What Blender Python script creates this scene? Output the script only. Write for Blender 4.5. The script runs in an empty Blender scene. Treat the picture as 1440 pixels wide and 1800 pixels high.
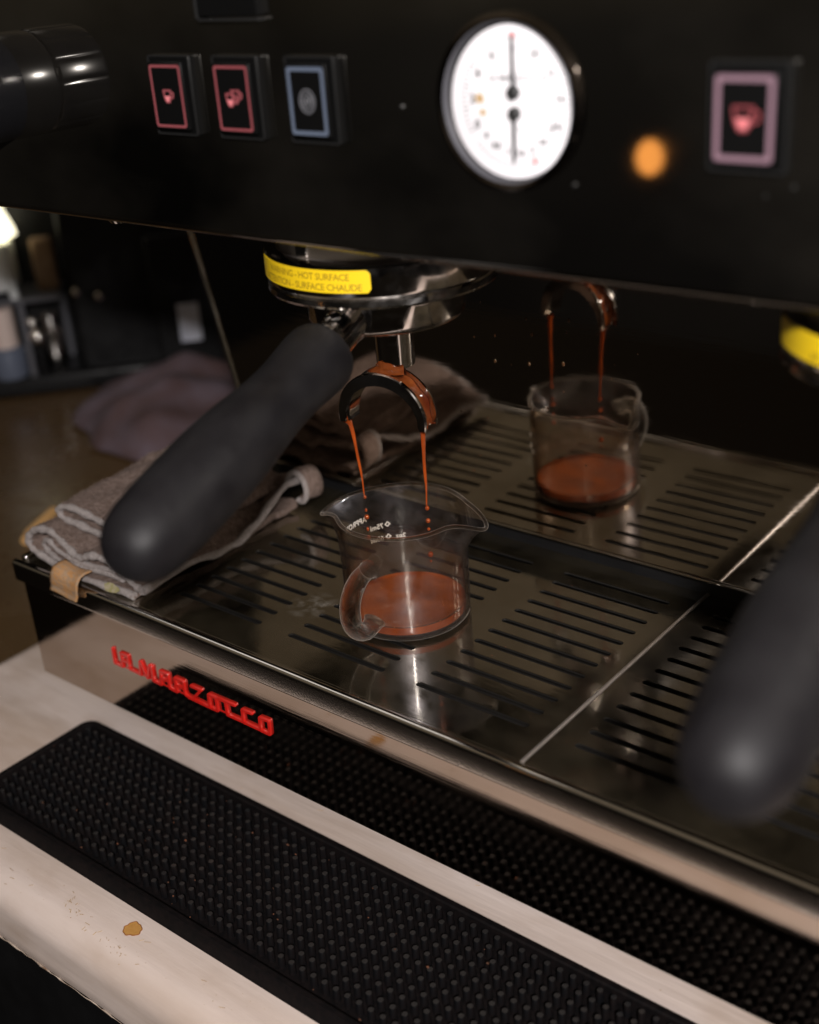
import bpy, bmesh, math, random
from mathutils import Matrix, Vector
random.seed(7)
sc = bpy.context.scene
C = sc.collection
PI = math.pi
S = 0.01                      # everything below is written in centimetres
rad = math.radians
cos, sin = math.cos, math.sin

# ------------------------------------------------------------------ camera
cam_d = bpy.data.cameras.new('camera')
cam = bpy.data.objects.new('camera', cam_d); C.objects.link(cam)
cam.location = (22.12*S, -43.61*S, 28.24*S)
cam.rotation_euler = (rad(64.591), rad(4.142), rad(38.973))
cam_d.sensor_fit = 'HORIZONTAL'; cam_d.sensor_width = 24.0
cam_d.lens = 2220.5/1440*24.0
cam_d.clip_start = 0.01; cam_d.clip_end = 50
cam_d.dof.use_dof = True
cam_d.dof.focus_distance = 53.0*S
cam_d.dof.aperture_fstop = 5.0
sc.camera = cam

# ------------------------------------------------------------------ world and lamps
sc.view_settings.view_transform = 'Standard'
sc.view_settings.look = 'None'
sc.view_settings.exposure = 0.0
sc.view_settings.gamma = 1.0
sc.cycles.use_denoising = True
sc.cycles.max_bounces = 12
sc.cycles.transparent_max_bounces = 16
sc.cycles.sample_clamp_indirect = 4.0
w = bpy.data.worlds.new('World'); sc.world = w; w.use_nodes = True
bg = w.node_tree.nodes['Background']
# a dim room: brown ceiling above, almost black below the horizon
_n = w.node_tree.nodes; _l = w.node_tree.links
_tc = _n.new('ShaderNodeTexCoord'); _sx = _n.new('ShaderNodeSeparateXYZ'); _l.new(_tc.outputs['Generated'], _sx.inputs[0])
_mr = _n.new('ShaderNodeMapRange'); _l.new(_sx.outputs['Z'], _mr.inputs['Value'])
_mr.inputs['From Min'].default_value = -0.5; _mr.inputs['From Max'].default_value = 0.4
_rp = _n.new('ShaderNodeValToRGB'); _l.new(_mr.outputs[0], _rp.inputs[0])
_e = _rp.color_ramp.elements
_e[0].position = 0.0; _e[0].color = (0.05, 0.045, 0.04, 1); _e[1].position = 1.0; _e[1].color = (1.0, 0.80, 0.56, 1)
for _p, _c in ((0.30, (0.07, 0.062, 0.058, 1)), (0.46, (0.13, 0.115, 0.10, 1)), (0.545, (0.34, 0.28, 0.19, 1)), (0.68, (0.80, 0.65, 0.46, 1))):
    _q = _e.new(_p); _q.color = _c
_nz = _n.new('ShaderNodeTexNoise'); _nz.inputs['Scale'].default_value = 2.2; _nz.inputs['Detail'].default_value = 3
_l.new(_tc.outputs['Generated'], _nz.inputs['Vector'])
_m2 = _n.new('ShaderNodeMapRange'); _l.new(_nz.outputs['Fac'], _m2.inputs['Value'])
_m2.inputs['From Min'].default_value = 0.35; _m2.inputs['From Max'].default_value = 0.65
_m2.inputs['To Min'].default_value = 0.03; _m2.inputs['To Max'].default_value = 0.15
_l.new(_rp.outputs[0], bg.inputs[0]); _l.new(_m2.outputs[0], bg.inputs[1])

def area_lamp(name, loc, target, size, power, col, size_y=None, shape='DISK'):
    d = bpy.data.lights.new(name, 'AREA'); d.shape = shape; d.size = size*S
    if size_y: d.size_y = size_y*S
    d.energy = power; d.color = col
    o = bpy.data.objects.new(name, d); C.objects.link(o)
    o.location = Vector(loc)*S
    o.rotation_euler = (Vector(target)-Vector(loc)).to_track_quat('-Z', 'Y').to_euler()
    return o
# the photographer's flash, a little above and to the left of the lens
area_lamp('flash_lamp', (41, -62, 46.5), (-8, -8, 0), 4.5, 9.8, (1.0, 0.95, 0.93))
area_lamp('rim_fill_lamp', (-155, -75, 190), (-5, -13, 0), 110, 2.4, (1.0, 0.93, 0.88))  # unseen lamp added to put a bright line along the tray rim
# the warm table lamp seen mirrored in the upper panel
area_lamp('table_lamp', (-67, -141, -5), (4.8, -12.4, 22), 3.8, 0.0095, (1.0, 0.38, 0.08), 4.8, 'ELLIPSE')

# ------------------------------------------------------------------ materials
def nodes(m):
    m.use_nodes = True
    nt = m.node_tree
    return nt, nt.nodes['Principled BSDF']

def mat(name, col, rough=0.5, metal=0.0, var=None, bump=None, rvar=None, spec=0.5, coat=0.0, emit=None):
    """var=(scale, colour2, stretch xyz), bump=(scale, strength, dist), rvar=(scale, lo, hi, stretch)"""
    m = bpy.data.materials.new(name); nt, b = nodes(m)
    b.inputs['Base Color'].default_value = (*col, 1); b.inputs['Roughness'].default_value = rough
    b.inputs['Metallic'].default_value = metal; b.inputs['Specular IOR Level'].default_value = spec
    b.inputs['Coat Weight'].default_value = coat
    tc = nt.nodes.new('ShaderNodeTexCoord')
    def noise(scale, st=(1, 1, 1), detail=5):
        mp = nt.nodes.new('ShaderNodeMapping'); mp.inputs['Scale'].default_value = st
        nt.links.new(tc.outputs['Object'], mp.inputs['Vector'])
        n = nt.nodes.new('ShaderNodeTexNoise'); n.inputs['Scale'].default_value = scale; n.inputs['Detail'].default_value = detail
        nt.links.new(mp.outputs[0], n.inputs['Vector']); return n
    if var:
        n = noise(var[0], var[2] if len(var) > 2 else (1, 1, 1))
        r = nt.nodes.new('ShaderNodeValToRGB'); r.color_ramp.elements[0].position = 0.35; r.color_ramp.elements[1].position = 0.7
        r.color_ramp.elements[0].color = (*col, 1); r.color_ramp.elements[1].color = (*var[1], 1)
        nt.links.new(n.outputs['Fac'], r.inputs[0]); nt.links.new(r.outputs[0], b.inputs['Base Color'])
    if rvar:
        n = noise(rvar[0], rvar[3] if len(rvar) > 3 else (1, 1, 1))
        mr = nt.nodes.new('ShaderNodeMapRange'); mr.inputs['From Min'].default_value = 0.35; mr.inputs['From Max'].default_value = 0.7
        mr.inputs['To Min'].default_value = rvar[1]; mr.inputs['To Max'].default_value = rvar[2]
        nt.links.new(n.outputs['Fac'], mr.inputs['Value']); nt.links.new(mr.outputs[0], b.inputs['Roughness'])
    if bump:
        n = noise(bump[0], bump[3] if len(bump) > 3 else (1, 1, 1))
        bp = nt.nodes.new('ShaderNodeBump'); bp.inputs['Strength'].default_value = bump[1]; bp.inputs['Distance'].default_value = bump[2]
        nt.links.new(n.outputs['Fac'], bp.inputs['Height']); nt.links.new(bp.outputs[0], b.inputs['Normal'])
    if emit:
        b.inputs['Emission Color'].default_value = (*emit[0], 1); b.inputs['Emission Strength'].default_value = emit[1]
    return m

M = {}
M['panel_steel'] = mat('mirror_steel', (0.66, 0.59, 0.51), 0.03, 1.0, rvar=(60, 0.02, 0.065, (0.3, 1, 6)), bump=(700, 0.02, 0.0004, (0.05, 1, 1)))
M['front_steel'] = mat('front_steel', (0.50, 0.43, 0.37), 0.06, 1.0, rvar=(90, 0.03, 0.10, (0.15, 1, 2)), bump=(900, 0.03, 0.0004, (0.03, 1, 1)))
M['rim_steel'] = mat('rim_steel', (0.68, 0.65, 0.61), 0.085, 1.0, bump=(900, 0.04, 0.0003))
M['bezel'] = mat('dark_chrome_bezel', (0.22, 0.19, 0.17), 0.12, 1.0)
M['bright_steel'] = mat('bright_steel', (0.80, 0.74, 0.70), 0.42, 1.0)
M['chrome'] = mat('chrome', (0.80, 0.765, 0.735), 0.08, 1.0, rvar=(150, 0.05, 0.17))
M['fascia'] = mat('black_gloss_panel', (0.44, 0.42, 0.385), 0.03, 1.0, rvar=(40, 0.02, 0.05))
M['black_case'] = mat('black_case', (0.006, 0.006, 0.0065), 0.45, 0.0, rvar=(60, 0.35, 0.55), spec=0.25)
M['black_plastic'] = mat('black_plastic', (0.004, 0.004, 0.004), 0.3, 0.0, spec=0.15)
M['knob_black'] = mat('gloss_black_knob', (0.006, 0.006, 0.007), 0.2, 0.0, spec=0.4)
M['handle'] = mat('matte_black_handle', (0.0058, 0.0050, 0.0060), 0.56, 0.0, var=(70, (0.0105, 0.0095, 0.0105), (1, 1, 1)), bump=(700, 0.12, 0.0005), rvar=(55, 0.46, 0.66), spec=0.28)
M['rubber'] = mat('black_rubber', (0.0035, 0.0032, 0.0035), 0.5, 0.0, var=(350, (0.0075, 0.0055, 0.0055)), bump=(1200, 0.15, 0.0005), spec=0.08)
M['stud'] = mat('stud_rubber', (0.0032, 0.0033, 0.004), 0.45, 0.0, var=(240, (0.007, 0.005, 0.0048)), spec=0.15)
M['stud_top'] = mat('pale_stud_top', (0.010, 0.0105, 0.0115), 0.38, 0.0, var=(160, (0.026, 0.022, 0.02)), spec=0.5)  # stud tops are paler than the sides
M['red_enamel'] = mat('red_enamel', (0.52, 0.012, 0.008), 0.22, 0.0, coat=0.6)
M['label_yellow'] = mat('label_yellow', (0.85, 0.58, 0.012), 0.4, 0.0)
M['label_ink'] = mat('label_ink', (0.30, 0.19, 0.01), 0.5, 0.0)
M['dial'] = mat('dial_white', (0.86, 0.84, 0.87), 0.5, 0.0, emit=((1.0, 0.96, 1.0), 0.12))  # small glow added so the flash-lit dial comes out whiter
M['dial_ink'] = mat('dial_ink', (0.02, 0.02, 0.02), 0.5)
M['dial_grey'] = mat('dial_grey', (0.25, 0.22, 0.26), 0.5)
M['dial_red'] = mat('dial_red', (0.75, 0.2, 0.2), 0.5)
M['dial_tan'] = mat('dial_tan', (0.5, 0.34, 0.16), 0.5)
M['lit_red'] = mat('lit_red', (0.12, 0.015, 0.018), 0.4, emit=((1.0, 0.33, 0.36), 0.15))
M['lit_pink'] = mat('lit_pink', (0.4, 0.1, 0.1), 0.4, emit=((1.0, 0.34, 0.38), 0.36))
M['lit_blue'] = mat('lit_blue', (0.07, 0.085, 0.115), 0.4, emit=((0.55, 0.68, 1.0), 0.06))
M['lit_rose'] = mat('lit_rose', (0.14, 0.085, 0.105), 0.4, emit=((1.0, 0.6, 0.75), 0.10))
M['lit_grey'] = mat('lit_grey', (0.10, 0.10, 0.11), 0.4, emit=((0.6, 0.6, 0.65), 0.03))
M['print_white'] = mat('print_white', (0.93, 0.92, 0.90), 0.5)
M['counter'] = mat('cream_counter', (0.62, 0.525, 0.475), 0.42, 0.0, var=(26, (0.48, 0.385, 0.325), (0.3, 1.8, 1)), bump=(45, 0.5, 0.002, (0.2, 1.8, 1)), rvar=(50, 0.35, 0.55))
M['floor'] = mat('dark_floor', (0.014, 0.010, 0.008), 0.6, spec=0.2)
M['bench'] = mat('brown_bench', (0.105, 0.062, 0.028), 0.28, 0.0, var=(9, (0.075, 0.045, 0.02), (1, 0.4, 1)), rvar=(30, 0.2, 0.4))
M['towel'] = mat('brown_towel', (0.125, 0.083, 0.066), 0.95, 0.0, var=(420, (0.22, 0.16, 0.135)), bump=(900, 0.9, 0.002))
M['hem'] = mat('grey_hem', (0.26, 0.225, 0.215), 0.9, 0.0, var=(700, (0.36, 0.32, 0.305)), bump=(1500, 0.8, 0.0015))
M['tag'] = mat('tan_tag', (0.42, 0.21, 0.075), 0.75, 0.0, var=(420, (0.30, 0.22, 0.15), (1, 2.5, 1)), bump=(900, 0.5, 0.001))
M['moss'] = mat('green_print', (0.22, 0.20, 0.07), 0.9, 0.0, var=(500, (0.33, 0.28, 0.20)))
M['cloth'] = mat('mauve_cloth', (0.125, 0.095, 0.118), 0.9, 0.0, var=(22, (0.085, 0.045, 0.042)))
M['espresso'] = mat('crema', (0.33, 0.072, 0.011), 0.14, 0.0, var=(70, (0.19, 0.036, 0.006), (1, 1.6, 1)), coat=0.7)
M['foam'] = mat('crema_foam', (0.46, 0.17, 0.045), 0.2, 0.0, coat=0.5)
M['coffee_dark'] = mat('coffee_film', (0.075, 0.012, 0.004), 0.10, 0.0, var=(170, (0.21, 0.055, 0.012), (1, 1, .4)), coat=0.6)
M['stream'] = mat('espresso_stream', (0.36, 0.062, 0.009), 0.12, 0.0, var=(260, (0.17, 0.026, 0.005), (1, 1, .35)), coat=0.5)
M['stain'] = mat('coffee_stain', (0.46, 0.24, 0.07), 0.4, 0.0, var=(500, (0.40, 0.20, 0.05)))
M['stain_edge'] = mat('coffee_stain_edge', (0.25, 0.09, 0.02), 0.4)
M['speck'] = mat('dirt_speck', (0.30, 0.20, 0.12), 0.6, var=(300, (0.42, 0.30, 0.16)))
M['chip'] = mat('chipped_edge', (0.55, 0.46, 0.38), 0.6, 0.0, var=(120, (0.16, 0.09, 0.05)))
M['splash'] = mat('splash_drop', (0.06, 0.025, 0.010), 0.06, 0.0, coat=1.0)
M['grounds'] = mat('coffee_grounds', (0.045, 0.02, 0.010), 0.7, var=(90, (0.15, 0.05, 0.022)))
M['bright_chrome'] = mat('bright_chrome', (0.85, 0.8, 0.76), 0.2, 1.0)
M['white_gloss'] = mat('white_gloss', (0.85, 0.87, 0.88), 0.35)
M['card'] = mat('paper_card', (0.80, 0.83, 0.95), 0.6, var=(90, (0.6, 0.62, 0.74)))
M['cream_shade'] = mat('cream_shade', (0.8, 0.76, 0.55), 0.5, emit=((1.0, 0.92, 0.66), 2.2))
M['dark_trim'] = mat('dark_trim', (0.022, 0.022, 0.022), 0.3, 0.3)
M['kraft'] = mat('kraft_paper', (0.34, 0.23, 0.15), 0.8, var=(60, (0.2, 0.12, 0.06)))
M['grey_metal'] = mat('grey_metal', (0.11, 0.11, 0.125), 0.4, 0.4)
M['tin_pink'] = mat('tin_pink', (0.62, 0.50, 0.45), 0.4)
M['tin_blue'] = mat('tin_blue', (0.12, 0.14, 0.19), 0.35)
M['wood'] = mat('pale_wood', (0.62, 0.36, 0.14), 0.5)
M['dark_slot'] = mat('basin_black', (0.010, 0.009, 0.008), 0.5)

# drip grates: worn steel under a brown film of dried coffee
def grate_material():
    m = bpy.data.materials.new('stained_steel'); nt, b = nodes(m)
    N = nt.nodes; L = nt.links
    tc = N.new('ShaderNodeTexCoord')
    n1 = N.new('ShaderNodeTexNoise'); n1.inputs['Scale'].default_value = 26; n1.inputs['Detail'].default_value = 8; n1.inputs['Roughness'].default_value = 0.62
    L.new(tc.outputs['Object'], n1.inputs['Vector'])
    r = N.new('ShaderNodeValToRGB'); r.color_ramp.elements[0].position = 0.3; r.color_ramp.elements[1].position = 0.72
    r.color_ramp.elements[0].color = (0.52, 0.50, 0.47, 1); r.color_ramp.elements[1].color = (0.30, 0.275, 0.23, 1)
    L.new(n1.outputs['Fac'], r.inputs[0]); L.new(r.outputs[0], b.inputs['Base Color'])
    b.inputs['Metallic'].default_value = 1.0
    n2 = N.new('ShaderNodeTexNoise'); n2.inputs['Scale'].default_value = 55; n2.inputs['Detail'].default_value = 6
    L.new(tc.outputs['Object'], n2.inputs['Vector'])
    mr = N.new('ShaderNodeMapRange'); mr.inputs['From Min'].default_value = 0.35; mr.inputs['From Max'].default_value = 0.7
    mr.inputs['To Min'].default_value = 0.04; mr.inputs['To Max'].default_value = 0.17
    L.new(n2.outputs['Fac'], mr.inputs['Value']); L.new(mr.outputs[0], b.inputs['Roughness'])
    # fine scratches
    v = N.new('ShaderNodeTexNoise'); v.inputs['Scale'].default_value = 420; v.inputs['Detail'].default_value = 3
    mp = N.new('ShaderNodeMapping'); mp.inputs['Scale'].default_value = (0.25, 1.4, 1); mp.inputs['Rotation'].default_value = (0, 0, 0.5)
    L.new(tc.outputs['Object'], mp.inputs['Vector']); L.new(mp.outputs[0], v.inputs['Vector'])
    bp = N.new('ShaderNodeBump'); bp.inputs['Strength'].default_value = 0.05; bp.inputs['Distance'].default_value = 0.0004
    L.new(v.outputs['Fac'], bp.inputs['Height']); L.new(bp.outputs[0], b.inputs['Normal'])
    # brown film
    f = N.new('ShaderNodeBsdfPrincipled'); f.inputs['Roughness'].default_value = 0.35
    f.inputs['Base Color'].default_value = (0.058, 0.046, 0.028, 1)
    n3 = N.new('ShaderNodeTexNoise'); n3.inputs['Scale'].default_value = 17; n3.inputs['Detail'].default_value = 9; n3.inputs['Roughness'].default_value = 0.68
    L.new(tc.outputs['Object'], n3.inputs['Vector'])
    m3 = N.new('ShaderNodeMapRange'); m3.inputs['From Min'].default_value = 0.36; m3.inputs['From Max'].default_value = 0.66
    m3.inputs['To Min'].default_value = 0.03; m3.inputs['To Max'].default_value = 0.36
    L.new(n3.outputs['Fac'], m3.inputs['Value'])
    mx = N.new('ShaderNodeMixShader'); L.new(m3.outputs[0], mx.inputs[0]); L.new(b.outputs[0], mx.inputs[1]); L.new(f.outputs[0], mx.inputs[2])
    vd = N.new('ShaderNodeVectorMath'); vd.operation = 'DISTANCE'; vd.inputs[1].default_value = (-.1455, -.0852, 0)
    mp2 = N.new('ShaderNodeMapping'); mp2.inputs['Scale'].default_value = (1, 1, 1)
    n6 = N.new('ShaderNodeTexNoise'); n6.inputs['Scale'].default_value = 160; n6.inputs['Detail'].default_value = 8
    L.new(tc.outputs['Object'], n6.inputs['Vector']); L.new(tc.outputs['Object'], vd.inputs[0])
    md = N.new('ShaderNodeMapRange'); md.inputs['From Min'].default_value = 0.002; md.inputs['From Max'].default_value = 0.013
    md.inputs['To Min'].default_value = 1.0; md.inputs['To Max'].default_value = 0.0; L.new(vd.outputs['Value'], md.inputs['Value'])
    mm = N.new('ShaderNodeMath'); mm.operation = 'MULTIPLY'; L.new(md.outputs[0], mm.inputs[0])
    mn = N.new('ShaderNodeMapRange'); mn.inputs['From Min'].default_value = 0.45; mn.inputs['From Max'].default_value = 0.72
    mn.inputs['To Max'].default_value = 0.75; L.new(n6.outputs['Fac'], mn.inputs['Value']); L.new(mn.outputs[0], mm.inputs[1])
    wd = N.new('ShaderNodeBsdfDiffuse'); wd.inputs['Color'].default_value = (0.27, 0.25, 0.22, 1)
    mw = N.new('ShaderNodeMixShader'); L.new(mm.outputs[0], mw.inputs[0]); L.new(mx.outputs[0], mw.inputs[1]); L.new(wd.outputs[0], mw.inputs[2])
    out = N['Material Output']; L.new(mw.outputs[0], out.inputs['Surface'])
    return m
M['grate'] = grate_material()
def smear_or_reflection(m, col, lo, hi, scale, st):
    nt = m.node_tree; N = nt.nodes; L = nt.links; b = N['Principled BSDF']
    d = N.new('ShaderNodeBsdfDiffuse'); d.inputs['Color'].default_value = (*col, 1)
    tc = N.new('ShaderNodeTexCoord'); mp = N.new('ShaderNodeMapping'); mp.inputs['Scale'].default_value = st
    n = N.new('ShaderNodeTexNoise'); n.inputs['Scale'].default_value = scale; n.inputs['Detail'].default_value = 4
    L.new(tc.outputs['Object'], mp.inputs['Vector']); L.new(mp.outputs[0], n.inputs['Vector'])
    mr = N.new('ShaderNodeMapRange'); mr.inputs['From Min'].default_value = 0.4; mr.inputs['From Max'].default_value = 0.7
    mr.inputs['To Min'].default_value = lo; mr.inputs['To Max'].default_value = hi; L.new(n.outputs['Fac'], mr.inputs['Value'])
    x = N.new('ShaderNodeMixShader'); L.new(mr.outputs[0], x.inputs[0]); L.new(b.outputs[0], x.inputs[1]); L.new(d.outputs[0], x.inputs[2])
    L.new(x.outputs[0], N['Material Output'].inputs['Surface'])
smear_or_reflection(M['counter'], (0.27, 0.17, 0.09), -0.12, 0.26, 48, (.5, 1, 1))
smear_or_reflection(M['fascia'], (0.10, 0.088, 0.07), -0.02, 0.075, 7, (1, 1, 1.6))  # patchy grey film painted in for soft reflections of the room

def thin_glass():
    m = bpy.data.materials.new('thin_glass'); m.use_nodes = True
    nt = m.node_tree; N = nt.nodes; L = nt.links
    N.remove(N['Principled BSDF'])
    t = N.new('ShaderNodeBsdfTransparent')
    g = N.new('ShaderNodeBsdfGlossy'); g.inputs['Roughness'].default_value = 0.03
    lw = N.new('ShaderNodeLayerWeight'); lw.inputs['Blend'].default_value = 0.5
    ramp = N.new('ShaderNodeValToRGB')          # glass seen edge-on is thicker and takes a brown tint
    ramp.color_ramp.elements[0].position = 0.0; ramp.color_ramp.elements[0].color = (0.95, 0.945, 0.93, 1)
    ramp.color_ramp.elements[1].position = 1.0; ramp.color_ramp.elements[1].color = (0.14, 0.08, 0.03, 1)
    e = ramp.color_ramp.elements.new(0.62); e.color = (0.86, 0.80, 0.72, 1); e = ramp.color_ramp.elements.new(0.84); e.color = (0.58, 0.44, 0.29, 1)
    L.new(lw.outputs['Facing'], ramp.inputs[0]); L.new(ramp.outputs[0], t.inputs['Color'])
    pw = N.new('ShaderNodeMath'); pw.operation = 'POWER'; pw.inputs[1].default_value = 5.0
    L.new(lw.outputs['Facing'], pw.inputs[0])
    fr = N.new('ShaderNodeMath'); fr.operation = 'MULTIPLY_ADD'; fr.inputs[1].default_value = 0.9; fr.inputs[2].default_value = 0.05
    L.new(pw.outputs[0], fr.inputs[0])
    mx = N.new('ShaderNodeMixShader'); L.new(fr.outputs[0], mx.inputs[0]); L.new(t.outputs[0], mx.inputs[1]); L.new(g.outputs[0], mx.inputs[2])
    # a haze of fine water marks on the wall
    d = N.new('ShaderNodeBsdfDiffuse'); d.inputs['Color'].default_value = (0.55, 0.5, 0.46, 1)
    tc = N.new('ShaderNodeTexCoord'); n = N.new('ShaderNodeTexNoise'); n.inputs['Scale'].default_value = 60; n.inputs['Detail'].default_value = 6
    L.new(tc.outputs['Object'], n.inputs['Vector'])
    mr = N.new('ShaderNodeMapRange'); mr.inputs['From Min'].default_value = 0.45; mr.inputs['From Max'].default_value = 0.75
    mr.inputs['To Min'].default_value = 0.0; mr.inputs['To Max'].default_value = 0.014
    L.new(n.outputs['Fac'], mr.inputs['Value'])
    m2 = N.new('ShaderNodeMixShader'); L.new(mr.outputs[0], m2.inputs[0]); L.new(mx.outputs[0], m2.inputs[1]); L.new(d.outputs[0], m2.inputs[2])
    # smudges: a weak rough sheen that catches the flash
    g2 = N.new('ShaderNodeBsdfGlossy'); g2.inputs['Roughness'].default_value = 0.42; g2.inputs['Color'].default_value = (0.95, 0.92, 1.0, 1)
    n5 = N.new('ShaderNodeTexNoise'); n5.inputs['Scale'].default_value = 140; n5.inputs['Detail'].default_value = 7
    L.new(tc.outputs['Object'], n5.inputs['Vector'])
    m5 = N.new('ShaderNodeMapRange'); m5.inputs['From Min'].default_value = 0.35; m5.inputs['From Max'].default_value = 0.7
    m5.inputs['To Min'].default_value = 0.004; m5.inputs['To Max'].default_value = 0.055; L.new(n5.outputs['Fac'], m5.inputs['Value'])
    m4 = N.new('ShaderNodeMixShader'); L.new(m5.outputs[0], m4.inputs[0]); L.new(m2.outputs[0], m4.inputs[1]); L.new(g2.outputs[0], m4.inputs[2])
    L.new(m4.outputs[0], N['Material Output'].inputs['Surface'])
    return m
M['thin_glass'] = thin_glass()
def thick_glass():
    m = bpy.data.materials.new('thick_glass'); nt, b = nodes(m)
    b.inputs['Base Color'].default_value = (0.97, 0.94, 0.90, 1); b.inputs['Roughness'].default_value = 0.02
    b.inputs['Transmission Weight'].default_value = 1.0; b.inputs['IOR'].default_value = 1.5
    return m
M['thick_glass'] = thick_glass()
def rod_glass():
    m = bpy.data.materials.new('rod_glass'); m.use_nodes = True
    nt = m.node_tree; N = nt.nodes; L = nt.links
    b = N['Principled BSDF']; b.inputs['Transmission Weight'].default_value = 1.0; b.inputs['IOR'].default_value = 1.32
    b.inputs['Roughness'].default_value = 0.02; b.inputs['Base Color'].default_value = (0.97, 0.93, 0.88, 1)
    t = N.new('ShaderNodeBsdfTransparent'); t.inputs['Color'].default_value = (0.95, 0.92, 0.88, 1)
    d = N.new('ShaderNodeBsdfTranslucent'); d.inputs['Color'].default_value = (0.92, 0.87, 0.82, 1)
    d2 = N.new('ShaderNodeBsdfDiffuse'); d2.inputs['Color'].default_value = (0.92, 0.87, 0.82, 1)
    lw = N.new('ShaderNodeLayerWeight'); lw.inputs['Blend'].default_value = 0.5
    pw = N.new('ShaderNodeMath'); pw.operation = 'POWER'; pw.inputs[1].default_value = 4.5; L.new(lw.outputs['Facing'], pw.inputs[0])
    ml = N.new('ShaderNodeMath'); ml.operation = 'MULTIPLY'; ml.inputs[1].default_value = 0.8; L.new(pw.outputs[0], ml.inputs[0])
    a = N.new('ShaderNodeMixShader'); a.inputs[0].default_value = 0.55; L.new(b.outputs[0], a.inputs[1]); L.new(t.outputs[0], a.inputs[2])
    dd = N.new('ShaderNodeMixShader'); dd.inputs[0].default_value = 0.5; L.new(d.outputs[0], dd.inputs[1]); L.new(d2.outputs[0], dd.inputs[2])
    c = N.new('ShaderNodeMixShader'); L.new(ml.outputs[0], c.inputs[0]); L.new(a.outputs[0], c.inputs[1]); L.new(dd.outputs[0], c.inputs[2])  # pale scatter at grazing angles, painted in for bright glass edges
    L.new(c.outputs[0], N['Material Output'].inputs['Surface'])
    return m
M['rod_glass'] = rod_glass()

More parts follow.
